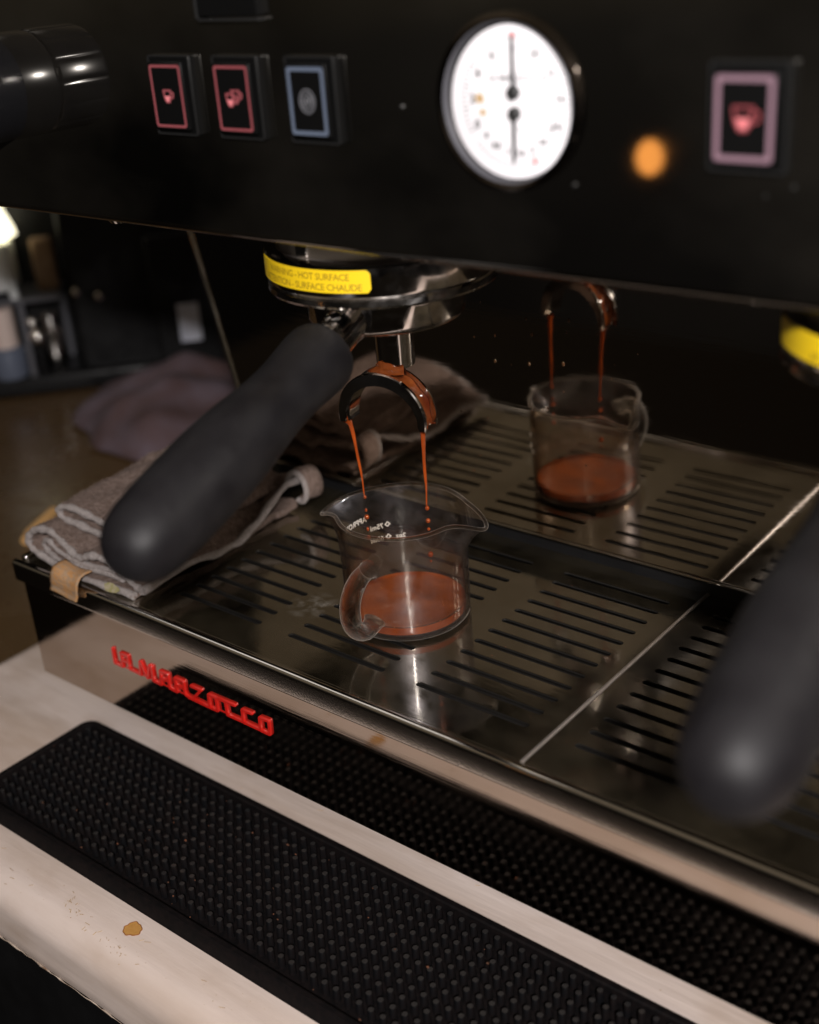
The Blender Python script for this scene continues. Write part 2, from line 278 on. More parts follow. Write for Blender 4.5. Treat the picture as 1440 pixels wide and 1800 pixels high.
# ------------------------------------------------------------------ mesh helpers
class MB:
    def __init__(s): s.v = []; s.f = []; s.flat = set()
    def add(s, vs, fs, mtx=None):
        o = len(s.v)
        for p in vs:
            p = Vector(p)
            s.v.append(mtx @ p if mtx is not None else p)
        s.f += [tuple(i+o for i in q) for q in fs]
        return s
    def box(s, x0, x1, y0, y1, z0, z1, b=0.0, mtx=None):
        if b <= 0:
            vs = [(x, y, z) for z in (z0, z1) for y in (y0, y1) for x in (x0, x1)]
            return s.add(vs, [(0, 2, 3, 1), (4, 5, 7, 6), (0, 1, 5, 4), (2, 6, 7, 3), (0, 4, 6, 2), (1, 3, 7, 5)], mtx)
        bm = bmesh.new(); bmesh.ops.create_cube(bm, size=1)
        for v in bm.verts:
            v.co = Vector((x0+(v.co.x+.5)*(x1-x0), y0+(v.co.y+.5)*(y1-y0), z0+(v.co.z+.5)*(z1-z0)))
        bmesh.ops.bevel(bm, geom=bm.edges[:], offset=b, segments=3, affect='EDGES', profile=0.5)
        bm.verts.index_update(); bm.normal_update()
        for k, f in enumerate(bm.faces):
            if max(abs(c) for c in f.normal) > .9999: s.flat.add(len(s.f)+k)
        s.add([v.co.copy() for v in bm.verts], [tuple(v.index for v in f.verts) for f in bm.faces], mtx); bm.free()
        return s
    def lathe(s, prof, n=48, mtx=None, a0=0.0, a1=2*PI):
        full = abs(a1-a0-2*PI) < 1e-6
        k = n if full else n+1; m = len(prof); vs = []; fs = []
        for i in range(k):
            a = a0+(a1-a0)*i/n
            for r, z in prof: vs.append((r*cos(a), r*sin(a), z))
        for i in range(n):
            j = (i+1) % k
            for q in range(m-1): fs.append((i*m+q, j*m+q, j*m+q+1, i*m+q+1))
        return s.add(vs, fs, mtx)
    def tube(s, pts, rs, n=12, cap=True, mtx=None, flat=None):
        pts = [Vector(p) for p in pts]; m = len(pts)
        if not isinstance(rs, (list, tuple)): rs = [rs]*m
        vs = []; fs = []
        t0 = (pts[1]-pts[0]).normalized()
        up = Vector((0, 0, 1)) if abs(t0.z) < .9 else Vector((1, 0, 0))
        nrm = (up-t0*up.dot(t0)).normalized()
        for i, p in enumerate(pts):
            t = (pts[min(i+1, m-1)]-pts[max(i-1, 0)])
            t = t.normalized() if t.length > 0 else t0
            nrm = (nrm-t*nrm.dot(t)).normalized(); bn = t.cross(nrm)
            for k in range(n):
                a = 2*PI*k/n
                vs.append(p+nrm*cos(a)*rs[i]+bn*sin(a)*rs[i]*(flat or 1))
        for i in range(m-1):
            for k in range(n):
                fs.append((i*n+k, i*n+(k+1) % n, (i+1)*n+(k+1) % n, (i+1)*n+k))
        if cap: fs += [tuple(range(n-1, -1, -1)), tuple((m-1)*n+k for k in range(n))]
        return s.add(vs, fs, mtx)
    def ball(s, c, r, sx=1, sy=1, sz=1, n=12):
        vs = [(c[0], c[1], c[2]+r*sz)]; fs = []
        m = n//2
        for i in range(1, m):
            th = PI*i/m
            for k in range(n):
                a = 2*PI*k/n; vs.append((c[0]+r*sx*sin(th)*cos(a), c[1]+r*sy*sin(th)*sin(a), c[2]+r*sz*cos(th)))
        vs.append((c[0], c[1], c[2]-r*sz))
        for k in range(n):
            fs.append((0, 1+k, 1+(k+1) % n)); fs.append((len(vs)-1, 1+(m-2)*n+(k+1) % n, 1+(m-2)*n+k))
        for i in range(m-2):
            for k in range(n):
                fs.append((1+i*n+k, 1+(i+1)*n+k, 1+(i+1)*n+(k+1) % n, 1+i*n+(k+1) % n))
        return s.add(vs, fs)
    def prism(s, poly, depth, mtx=None, inset=0.0):
        """poly in local xy, extruded from z=0 to z=depth, optional inset of the top"""
        n = len(poly)
        cx = sum(p[0] for p in poly)/n; cy = sum(p[1] for p in poly)/n
        vs = [(x, y, 0) for x, y in poly]
        if inset:
            vs += [(x, y, depth-inset) for x, y in poly]
            vs += [(x+(cx-x)*inset/max(.01, math.hypot(x-cx, y-cy)), y+(cy-y)*inset/max(.01, math.hypot(x-cx, y-cy)), depth) for x, y in poly]
            rings = 3
        else:
            vs += [(x, y, depth) for x, y in poly]; rings = 2
        fs = []
        for r in range(rings-1):
            for k in range(n): fs.append((r*n+k, r*n+(k+1) % n, (r+1)*n+(k+1) % n, (r+1)*n+k))
        fs += [tuple(range(n-1, -1, -1)), tuple((rings-1)*n+k for k in range(n))]
        return s.add(vs, fs, mtx)
    def grid(s, fn, nu, nv, mtx=None, close_u=False):
        vs = [fn(i/(nu if close_u else nu-1), j/(nv-1)) for i in range(nu) for j in range(nv)]
        fs = []
        for i in range(nu if close_u else nu-1):
            i2 = (i+1) % nu
            for j in range(nv-1): fs.append((i*nv+j, i2*nv+j, i2*nv+j+1, i*nv+j+1))
        return s.add(vs, fs, mtx)
    def stroke(s, pl, wd, depth, mtx=None, off=[0]):
        """capsules along a polyline in local xy, each raised a hair differently"""
        for (x0, y0), (x1, y1) in zip(pl[:-1], pl[1:]):
            a = math.atan2(y1-y0, x1-x0); off[0] = (off[0]+1) % 9
            poly = [(x1+wd*cos(a+t), y1+wd*sin(a+t)) for t in [(-90+18*i)*PI/180 for i in range(11)]]
            poly += [(x0+wd*cos(a+t), y0+wd*sin(a+t)) for t in [(90+18*i)*PI/180 for i in range(11)]]
            s.prism(poly, depth+0.0015*off[0], mtx, inset=min(.03, wd*.4))
        return s

ROOT = {}
def mesh(name, mb, m, smooth=30):
    me = bpy.data.meshes.new(name)
    me.from_pydata([tuple(v*S) for v in mb.v], [], mb.f)
    bm = bmesh.new(); bm.from_mesh(me)
    bmesh.ops.recalc_face_normals(bm, faces=bm.faces[:]); bm.to_mesh(me); bm.free()
    me.materials.append(m)
    if smooth:
        me.polygons.foreach_set('use_smooth', [True]*len(me.polygons))
        me.set_sharp_from_angle(angle=rad(smooth))
        for k in mb.flat: me.polygons[k].use_smooth = False
    return me
def link(name, me, parent=None, loc=(0, 0, 0), rotz=0.0):
    o = bpy.data.objects.new(name, me); C.objects.link(o)
    o.location = Vector(loc)*S; o.rotation_euler = (0, 0, rotz)
    if parent: o.parent = parent
    return o
def part(name, mb, m, parent, smooth=30, label=None, loc=(0, 0, 0), rotz=0.0):
    o = link(name, mesh(name, mb, m, smooth), parent, loc, rotz)
    if label: o['label'] = label
    return o
def thing(name, label, cat, loc=(0, 0, 0), rotz=0.0, group=None):
    o = bpy.data.objects.new(name, None); C.objects.link(o); o.empty_display_size = 0.02
    o.location = Vector(loc)*S; o.rotation_euler = (0, 0, rotz)
    o['label'] = label; o['category'] = cat
    if group: o['group'] = group
    return o
def single(name, mb, m, label, cat, smooth=30, group=None, loc=(0, 0, 0)):
    o = link(name, mesh(name, mb, m, smooth), None, loc)
    o['label'] = label; o['category'] = cat
    if group: o['group'] = group
    return o
def structure(name, mb, m, smooth=30):
    o = link(name, mesh(name, mb, m, smooth)); o['kind'] = 'structure'; return o
def T(x, y, z): return Matrix.Translation((x, y, z))
def RX(a): return Matrix.Rotation(a, 4, 'X')
def RY(a): return Matrix.Rotation(a, 4, 'Y')
def RZ(a): return Matrix.Rotation(a, 4, 'Z')
FRONT = RX(PI/2)       # local xy -> world xz, local +z -> world -y

def text_mb(txt, size, align='LEFT', extrude=0.0, spacing=1.0, bold=0.0):
    """the outline of a line of type as an MB in local xy (cm)"""
    cu = bpy.data.curves.new('type', 'FONT'); cu.body = txt; cu.size = size; cu.align_x = align
    cu.resolution_u = 2; cu.space_character = spacing; cu.extrude = extrude; cu.offset = bold
    ob = bpy.data.objects.new('type', cu); C.objects.link(ob)
    dg = bpy.context.evaluated_depsgraph_get(); dg.update()
    me = ob.evaluated_get(dg).to_mesh()
    mb = MB(); mb.add([v.co.copy() for v in me.vertices], [tuple(p.vertices) for p in me.polygons])
    ob.evaluated_get(dg).to_mesh_clear()
    bpy.data.objects.remove(ob); bpy.data.curves.remove(cu)
    return mb
def wrap(mb, r, a_mid, z, sign=1):
    """bend flat type (x along the arc, y up) round a vertical cylinder"""
    out = MB(); out.f = mb.f
    for v in mb.v:
        a = a_mid+sign*v.x/r
        out.v.append(Vector(((r+v.z)*cos(a), (r+v.z)*sin(a), z+v.y)))
    return out

# ------------------------------------------------------------------ setting: floor, bench, counter
structure('floor', MB().box(-260, 260, -260, 300, -96, -95), M['floor'])
structure('bench', MB().box(-200, -38.35, -12.0, 140, -14, -10.2, 0.3), M['bench'])
structure('wall', MB().box(-260, 260, 150, 154, -95, 320).box(-264, -260, -150, 154, -95, 320), M['floor'])

def counter():
    mb = MB()
    prof = [(46, -9.5), (10, -9.5), (-6, -9.5), (-20.9, -9.5), (-21.8, -9.5)]      # (y, z): a rounded nose
    prof += [(-22.0-1.22*sin(rad(9*k)), -10.72+1.22*cos(rad(9*k))) for k in range(11)]
    prof += [(-23.23, -11.3), (-23.25, -11.9), (-23.25, -12.4), (-23.2, -12.5), (-23.1, -12.54), (-22.7, -12.56), (10, -12.56), (46, -12.56)]
    xs = [-38.1, -38.0, -37.6]+[-36+2*i for i in range(48)]
    vs = []; fs = []; m = len(prof)
    for i, x in enumerate(xs):
        for k, (y, z) in enumerate(prof):
            e = 0.08 if i == 0 else 0.0
            wob = 0.03*sin(x*0.7)+0.02*sin(x*1.9) if 16 < k < m-3 else 0
            vs.append((x, y, z-e*(1 if z > -11 else -1)+wob))
    for i in range(len(xs)-1):
        for k in range(m):
            k2 = (k+1) % m
            fs.append((i*m+k, i*m+k2, (i+1)*m+k2, (i+1)*m+k))
    fs += [tuple(range(m)), tuple((len(xs)-1)*m+k for k in range(m-1, -1, -1))]
    mb.add(vs, fs)
    return structure('counter', mb, M['counter'], 40)
cnt = counter()
lip = MB(); random.seed(4)
pts = [(-38+0.35*i, -23.24-random.random()*0.03, -12.44-random.random()*0.08) for i in range(130)]
lip.tube(pts, [0.012+random.random()**3*0.05 for _ in pts], 6)
part('worn_edge', lip, M['chip'], cnt)
structure('cabinet', MB().box(-37.6, 60, -22.2, 44, -94, -12.6, 0.2), M['black_case'])

# coffee stain and dirt on the counter edge
def blot(cx, cy, rx, ry, h, seed, n=40):
    random.seed(seed); ph = [random.random()*6 for _ in range(4)]
    P = []
    for k in range(n):
        a = 2*PI*k/n; r = 1+0.07*sin(3*a+ph[0])+0.05*sin(5*a+ph[1])+0.05*sin(9*a+ph[2])
        P.append((cx+rx*r*cos(a), cy+ry*r*sin(a)))
    return P
t = thing('coffee_stain', 'round amber coffee stain dried on the cream counter edge', 'stain', (-14.55, -21.2, -9.49))
part('stain_film', MB().prism(blot(0, 0, .40, .36, .004, 3), .008), M['stain'], t)
rg = MB(); P = blot(0, 0, .41, .37, .004, 3)
rg.tube([(x, y, .006) for x, y in P+P[:1]], .022, 6, cap=False); part('stain_ring', rg, M['stain_edge'], t)
random.seed(12)
def top_z(y):
    return -9.5 if y > -22 else -10.72+math.sqrt(max(0, 1.22**2-(y+22)**2))
sp = MB()
for _ in range(90):
    x = random.uniform(-24, 6); y = random.uniform(-22.8, -20.9) if random.random() < .75 else random.uniform(-12, -9)
    r = random.choice((.012, .016, .02, .03))
    if random.random() < .25:
        a = random.uniform(-.4, .9); l = random.uniform(.1, .32)
        sp.tube([(x, y, top_z(y)+.006), (x+l*cos(a), y+l*sin(a), top_z(y+l*sin(a))+.006)], .014, 5)
    else:
        sp.ball((x, y, top_z(y)), r, sy=.8, sz=.5, n=8)
for cx, cy, k in ((-17.6, -21.9, 15), (-15.9, -22.4, 6), (-14.3, -22.35, 14), (-18.4, -21.7, 4)):
    for _ in range(k):
        x = random.gauss(cx, .35); y = random.gauss(cy, .18); a = random.uniform(0, 3); l = random.uniform(.04, .2)
        sp.tube([(x, y, top_z(y)+.004), (x+l*cos(a), y+l*sin(a), top_z(y+l*sin(a))+.004)], random.uniform(.008, .02), 5)
o = link('dirt_specks', mesh('dirt_specks', sp, M['speck'])); o['kind'] = 'stuff'

# ------------------------------------------------------------------ bar mat
def bar_mat():
    t = thing('bar_mat', 'long black rubber bar mat covered in round studs lying in front of the machine', 'bar mat', (-7, -16.4, -9.5))
    ox, oy, oz = 7, 16.4, 9.5
    x0, x1, y0, y1 = -28.35, 15.0, -20.35, -12.45
    def ring(ins, z, r):
        P = []
        for cx, cy, a0 in ((x1-ins-r, y1-ins-r, 0), (x0+ins+r, y1-ins-r, 90), (x0+ins+r, y0+ins+r, 180), (x1-ins-r, y0+ins+r, 270)):
            for k in range(7):
                a = rad(a0+15*k); P.append((cx+r*cos(a)+ox, cy+r*sin(a)+oy, z+oz))
        return P
    rings = [ring(0, -9.48, .8), ring(.05, -9.44, .78), ring(.22, -8.95, .7), ring(.30, -8.86, .65), ring(.50, -8.86, .5), ring(.58, -8.92, .45), ring(.66, -9.43, .4)]
    mb = MB(); n = 28; vs = sum(rings, []); fs = []
    for r in range(len(rings)-1):
        for k in range(n): fs.append((r*n+k, r*n+(k+1) % n, (r+1)*n+(k+1) % n, (r+1)*n+k))
    fs += [tuple((len(rings)-1)*n+k for k in range(n)), tuple(range(n-1, -1, -1))]
    mb.add(vs, fs); part('mat_tray', mb, M['rubber'], t, 25)
    prof = [(.165, 0), (.140, .555), (.124, .58), (.0001, .58)]
    st = MB().lathe(prof, 10); me = mesh('stud', st, M['stud'], 34); me.materials.append(M['stud_top'])
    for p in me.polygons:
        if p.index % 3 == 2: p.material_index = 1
    spots = []
    for i in range(72):
        for j in range(11):
            spots.append((-27.32+.592*i, -19.13+.570*j+0.001*i))
    cx, cy = 22.12, -43.61
    def view(p):                         # the largest studs in the picture come first
        return math.hypot(p[0]-cx, p[1]-cy)+(40 if p[0] > 5.5-(p[1]+19)*.4 else 0)
    spots.sort(key=view)
    for x, y in spots[:300]:
        o = link('stud', me, t, (x+ox, y+oy, -9.43+oz))
    rest = MB()
    for x, y in spots[300:]: rest.lathe(prof, 8, T(x+ox, y+oy, -9.43+oz))
    o = part('far_studs', rest, M['stud'], t, 34); o['kind'] = 'stuff'; o.data.materials.append(M['stud_top'])
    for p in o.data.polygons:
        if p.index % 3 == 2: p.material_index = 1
    return t
bar_mat()

# ------------------------------------------------------------------ espresso machine
mach = thing('espresso_machine', 'steel and black espresso machine with two groups, mirror back panel and red badge', 'coffee machine', (0, -5, -9.5))
MX = (0, 5, 9.5)                                              # children are written in world centimetres and shifted
def mpart(name, mb, m, smooth=30, parent=None, label=None):
    o = part(name, mb, m, parent or mach, smooth, label)
    if parent is None: o.location = Vector(MX)*S
    return o
# lower body, front panel, feet
mpart('body', MB().box(-30.4, 30.4, -12.9, 20, -6.5, -1.2, .1), M['black_case'])
mb = MB().box(-30.68, 30.68, -13.2, -12.7, -6.62, -0.75, .05)
mpart('front_panel', mb, M['front_steel'], 25)
ft = MB().lathe([(1.9, -9.48), (2.0, -9.3), (1.7, -8.9), (1.5, -6.4)], 24, T(26, 8, 0))
mpart('foot', ft, M['black_case'])
mpart('foot', MB().lathe([(1.9, -9.48), (2.0, -9.3), (1.7, -8.9), (1.5, -6.4)], 24, T(-26, 8, 0)), M['black_case'])
# tray basin and its rounded rim
mpart('tray_basin', MB().box(-30.3, 30.3, -13.0, 3.2, -1.15, -0.75), M['dark_slot'])
def rim_bar(x0, x1):
    P = [(-13.45, -0.95), (-13.53, -0.94), (-13.555, -0.91), (-13.56, -0.87), (-13.56, -0.84), (-13.56, -0.06), (-13.56, -0.03)]
    P += [(-13.35+.21*cos(rad(180-15*k)), -0.02+.21*sin(rad(180-15*k))) for k in range(1, 12)]
    P += [(-13.14, -0.05), (-13.14, -0.7), (-13.2, -0.95)]
    m = len(P); vs = []
    for x in (x0, x0+.12, x0+.16, x0+.2, x1-.2, x1-.16, x1-.12, x1):
        k = .82 if x in (x0, x1) else 1.0
        for y, z in P: vs.append((x, -13.27+(y+13.27)*k, -0.36+(z+0.36)*k))
    fs = [(i*m+k, i*m+(k+1) % m, (i+1)*m+(k+1) % m, (i+1)*m+k) for i in range(7) for k in range(m)]
    fs += [tuple(range(m)), tuple(7*m+k for k in range(m-1, -1, -1))]
    return MB().add(vs, fs)
mpart('tray_rim', rim_bar(-30.85, 30.85), M['rim_steel'], 50)
mpart('tray_ledge', MB().box(-30.4, 30.4, -13.14, -12.93, -.6, -.02, .02), M['rim_steel'])
mpart('tray_rim', MB().box(-30.85, -30.35, -12.96, 3.2, -0.95, 0.2, .12), M['rim_steel'])
mpart('tray_rim', MB().box(30.35, 30.85, -12.96, 3.2, -0.95, 0.2, .12), M['rim_steel'])
mpart('divider', MB().tube([(0, -12.97, -.02), (0, -12.9, 0), (0, 3.0, 0)], .085, 14), M['bright_steel'])

def grate(x0, x1, banks):
    """a steel plate with rounded slots cut through, each slot with a pressed-down lip"""
    mb = MB(); y0, y1 = -12.95, 3.0
    ys = [-11.5+i for i in range(13)]
    def quad(xa, xb, ya, yb):
        if xb-xa > 1e-6 and yb-ya > 1e-6:
            mb.add([(xa, ya, 0), (xb, ya, 0), (xb, yb, 0), (xa, yb, 0)], [(0, 1, 2, 3)])
    quad(x0, x1, y0, ys[0]); quad(x0, x1, ys[-1], y1)
    xs = [x0]
    for a, b in banks: xs += [a-.3, b+.3]
    xs.append(x1)
    for k in range(0, len(xs), 2): quad(xs[k], xs[k+1], ys[0], ys[-1])
    h = .16
    for a, b in banks:
        for i in range(12):
            yc = -11+i; A = []; O = []
            for s_, cx, ex in ((1, b-h, b+.3), (-1, a+h, a-.3)):
                for q in range(9):
                    t_ = rad(-90+22.5*q)*1.0
                    u, v = cos(t_)*s_, sin(t_)*s_
                    A.append((cx, u, v))
                    mm = max(abs(u), abs(v))
                    O.append((cx+(ex-cx)*abs(u)/mm*1.0, yc+.5*v/mm, 0))
            n = len(A)
            def ringz(r, z): return [(cx+r*u, yc+r*v, z) for cx, u, v in A]
            vs = O+ringz(h+.003, 0)+ringz(h+.001, -.006)+ringz(h, -.025)+ringz(h, -.11)
            fs = [(r*n+k, r*n+(k+1) % n, (r+1)*n+(k+1) % n, (r+1)*n+k) for r in range(4) for k in range(n)]
            mb.dark = getattr(mb, 'dark', set()) | {len(mb.f)+3*n+k for k in range(n)}
            mb.add(vs, fs)
    # skirt
    mb.add([(x0, y0, 0), (x1, y0, 0), (x1, y1, 0), (x0, y1, 0), (x0, y0, -.22), (x1, y0, -.22), (x1, y1, -.22), (x0, y1, -.22)],
           [(0, 1, 5, 4), (1, 2, 6, 5), (2, 3, 7, 6), (3, 0, 4, 7)])
    return mb
def no_recalc(name, mb, m):
    me = bpy.data.meshes.new(name); me.from_pydata([tuple(v*S) for v in mb.v], [], mb.f)
    me.materials.append(m); me.materials.append(M['dark_slot'])
    for i in mb.dark: me.polygons[i].material_index = 1
    bm = bmesh.new(); bm.from_mesh(me); bmesh.ops.remove_doubles(bm, verts=bm.verts[:], dist=1e-6)
    bmesh.ops.recalc_face_normals(bm, faces=bm.faces[:]); bm.to_mesh(me); bm.free()
    me.polygons.foreach_set('use_smooth', [True]*len(me.polygons)); me.set_sharp_from_angle(angle=rad(25))
    o = link(name, me, mach); o.location = Vector(MX)*S
    return o
no_recalc('drip_grate', grate(-21.9, -.11, [(-20.84, -15.47), (-13.73, -8.23), (-6.51, -1.04)]), M['grate'])
no_recalc('drip_grate', grate(.11, 21.9, [(1.04, 6.51), (8.23, 13.73), (15.47, 20.84)]), M['grate'])
mpart('tray_side_plate', MB().box(-30.32, -21.94, -12.95, 3.0, -.25, 0.0, .02), M['grate'])
mpart('tray_side_plate', MB().box(21.94, 30.32, -12.95, 3.0, -.25, 0.0, .02), M['grate'])

# polished back panel, leaning a degree towards the viewer, with its slanted left edge
TL = math.tan(rad(-0.989))
def by(z): return 0.838+TL*z
def back_panel():
    mb = MB()
    P = [(-27.15, 1.22), (30.6, 1.22), (30.6, 18.2), (-30.95, 18.2)]
    n = 4
    vs = [(x, by(z), z) for x, z in P]+[(x, by(z)+.14, z-.03 if z < 2 else z) for x, z in P]
    mb.add(vs, [(0, 1, 2, 3), (7, 6, 5, 4), (0, 4, 5, 1), (1, 5, 6, 2), (2, 6, 7, 3), (3, 7, 4, 0)])
    return mb
mpart('back_panel', back_panel(), M['panel_steel'], 20)
mpart('panel_edge', MB().box(-27.1, 30.6, .70, .79, 1.12, 1.235, .03), M['rim_steel'])
eg = MB(); eg.tube([(-31.05, by(18.2)-.02, 18.1), (-27.25, by(1.2)-.02, 1.25)], .15, 14); mpart('panel_side_trim', eg, M['rim_steel'])
mpart('back_case', MB().box(-26.6, 30.4, 1.6, 26, -0.7, 18.0), M['black_case'])
mpart('tray_back_wall', MB().box(-30.3, 30.3, 3.02, 3.2, -.9, 1.0), M['dark_slot'])

# upper body with the fascia
FY = -12.45
mpart('upper_case', MB().box(-33, 33, FY+.32, 24, 18.02, 34, .1), M['black_case'])
fp = []
for k in range(7):
    a = rad(180+15*k); fp.append((FY+.3+.3*cos(a), 18.25+.3*sin(a)))
def fascia():
    P = [(FY, 31.5)]+fp+[(FY+.5, 17.95), (FY+.5, 18.1), (FY+.31, 18.3), (FY+.31, 31.5)]
    m = len(P); vs = [(x, y, z) for x in (-33.2, 33.2) for y, z in P]
    fs = [(k, (k+1) % m, m+(k+1) % m, m+k) for k in range(m)]+[tuple(range(m)), tuple(m+k for k in range(m-1, -1, -1))]
    mb = MB().add(vs, fs); mb.flat = {0, m-1, m, m+1}
    return mb
mpart('fascia', fascia(), M['fascia'], 30)
# screws and nozzle tips under the upper body
for x, y, r in ((-20.6, -11.0, .55), (-13.9, -9.3, .22), (-17.6, -4.0, .4)):
    mb = MB().lathe([(r, 18.05), (r, 17.75), (r*.8, 17.6), (.001, 17.55)], 16, T(x, y, 0)); mpart('screw', mb, M['chrome'])

# buttons -------------------------------------------------------------
def frame_mb(w_, h_, t_, y0, y1, r=.12):
    mb = MB()
    def rr(w2, h2, r2, y):
        P = []
        for sx, sz, a0 in ((1, 1, 0), (-1, 1, 90), (-1, -1, 180), (1, -1, 270)):
            for k in range(4):
                a = rad(a0+30*k); P.append((sx*(w2-r2)+r2*cos(a), y, sz*(h2-r2)+r2*sin(a)))
        return P
    R_ = [rr(w_, h_, r, y0), rr(w_, h_, r, y1), rr(w_-t_, h_-t_, r*.6, y1), rr(w_-t_, h_-t_, r*.6, y0)]
    n = 16
    fs = [(q*n+k, q*n+(k+1) % n, (q+1)*n+(k+1) % n, (q+1)*n+k) for q in range(3) for k in range(n)]
    return mb.add(sum(R_, []), fs)
def cup_lines(s=1.0, ox=0.0, oz=0.0):
    return ([[(-.30*s+ox, .30*s+oz), (.26*s+ox, .30*s+oz), (.20*s+ox, -.10*s+oz), (.08*s+ox, -.30*s+oz), (-.12*s+ox, -.30*s+oz), (-.24*s+ox, -.10*s+oz), (-.30*s+ox, .30*s+oz)],
             [(.26*s+ox, .22*s+oz), (.44*s+ox, .16*s+oz), (.42*s+ox, -.04*s+oz), (.20*s+ox, -.12*s+oz)]],
            [(-.23*s+ox, .02*s+oz), (.20*s+ox, .02*s+oz), (.08*s+ox, -.26*s+oz), (-.11*s+ox, -.26*s+oz)])
def button(x, z, icon, ring, glyph, fill, label):
    loc = (x, FY, z)
    t = mpart('brew_button', MB().box(-1.08, 1.08, -.26, .1, -1.36, 1.36, .06), M['black_plastic'], label=label)
    t.location = (Vector(loc)+Vector(MX))*S
    part('button_frame', frame_mb(1.08, 1.36, .05, -.26, -.29, .1), M['dark_trim'], t)
    part('button_key', MB().box(-.88, .88, -.50, -.25, -1.15, 1.15, .06), M['black_plastic'], t)
    part('lit_ring', frame_mb(.80, 1.06, (.085 if icon != 'rings' else .13) if icon != 'single_big' else .15, -.495, -.512, .1), ring, t)
    g = MB(); f = None
    if icon in ('single', 'single_big'):
        s_ = .66 if icon == 'single' else .95
        L_, F_ = cup_lines(s_)
        for l in L_: g.stroke(l, .035, .02, T(0, -.49, 0) @ FRONT)
        f = MB().prism(F_, .028, T(0, -.49, 0) @ FRONT)
    elif icon == 'double':
        for ox, oz in ((-.13, -.05), (.13, .06)):
            L_, F_ = cup_lines(.66, ox, oz)
            for l in L_: g.stroke(l, .035, .02, T(0, -.49, 0) @ FRONT)
        f = MB().prism(cup_lines(.66, -.13, -.05)[1], .035, T(0, -.49, 0) @ FRONT)
    else:
        for r in (.08, .2, .32):
            P = [(r*cos(2*PI*k/20), 1.15*r*sin(2*PI*k/20)) for k in range(21)]
            g.stroke(P, .03, .02, T(0, -.49, 0) @ FRONT)
    part('cup_icon' if f else 'ring_icon', g, glyph, t)
    if f: part('icon_fill', f, fill, t)
    return t
button(-14.2, 22.98, 'single', M['lit_red'], M['lit_red'], M['lit_pink'], 'red lit button with a single cup icon')
button(-10.86, 22.98, 'double', M['lit_red'], M['lit_red'], M['lit_pink'], 'red lit button with a two cup icon')
button(-7.42, 22.98, 'rings', M['lit_blue'], M['lit_grey'], M['lit_grey'], 'unlit bluish button with a ring icon')
button(7.66, 22.94, 'single_big', M['lit_rose'], M['lit_red'], M['lit_pink'], 'rose lit button right of the gauge')
ds = mpart('display', MB().box(-12.35, -9.45, FY-.3, FY+.1, 25.55, 29, .06), M['black_plastic'])
part('display_frame', MB().box(-12.42, -12.3, FY-.34, FY+.05, 25.5, 29.05, .03).box(-12.3, -9.4, FY-.34, FY+.05, 25.42, 25.5, .02), M['dark_trim'], ds)

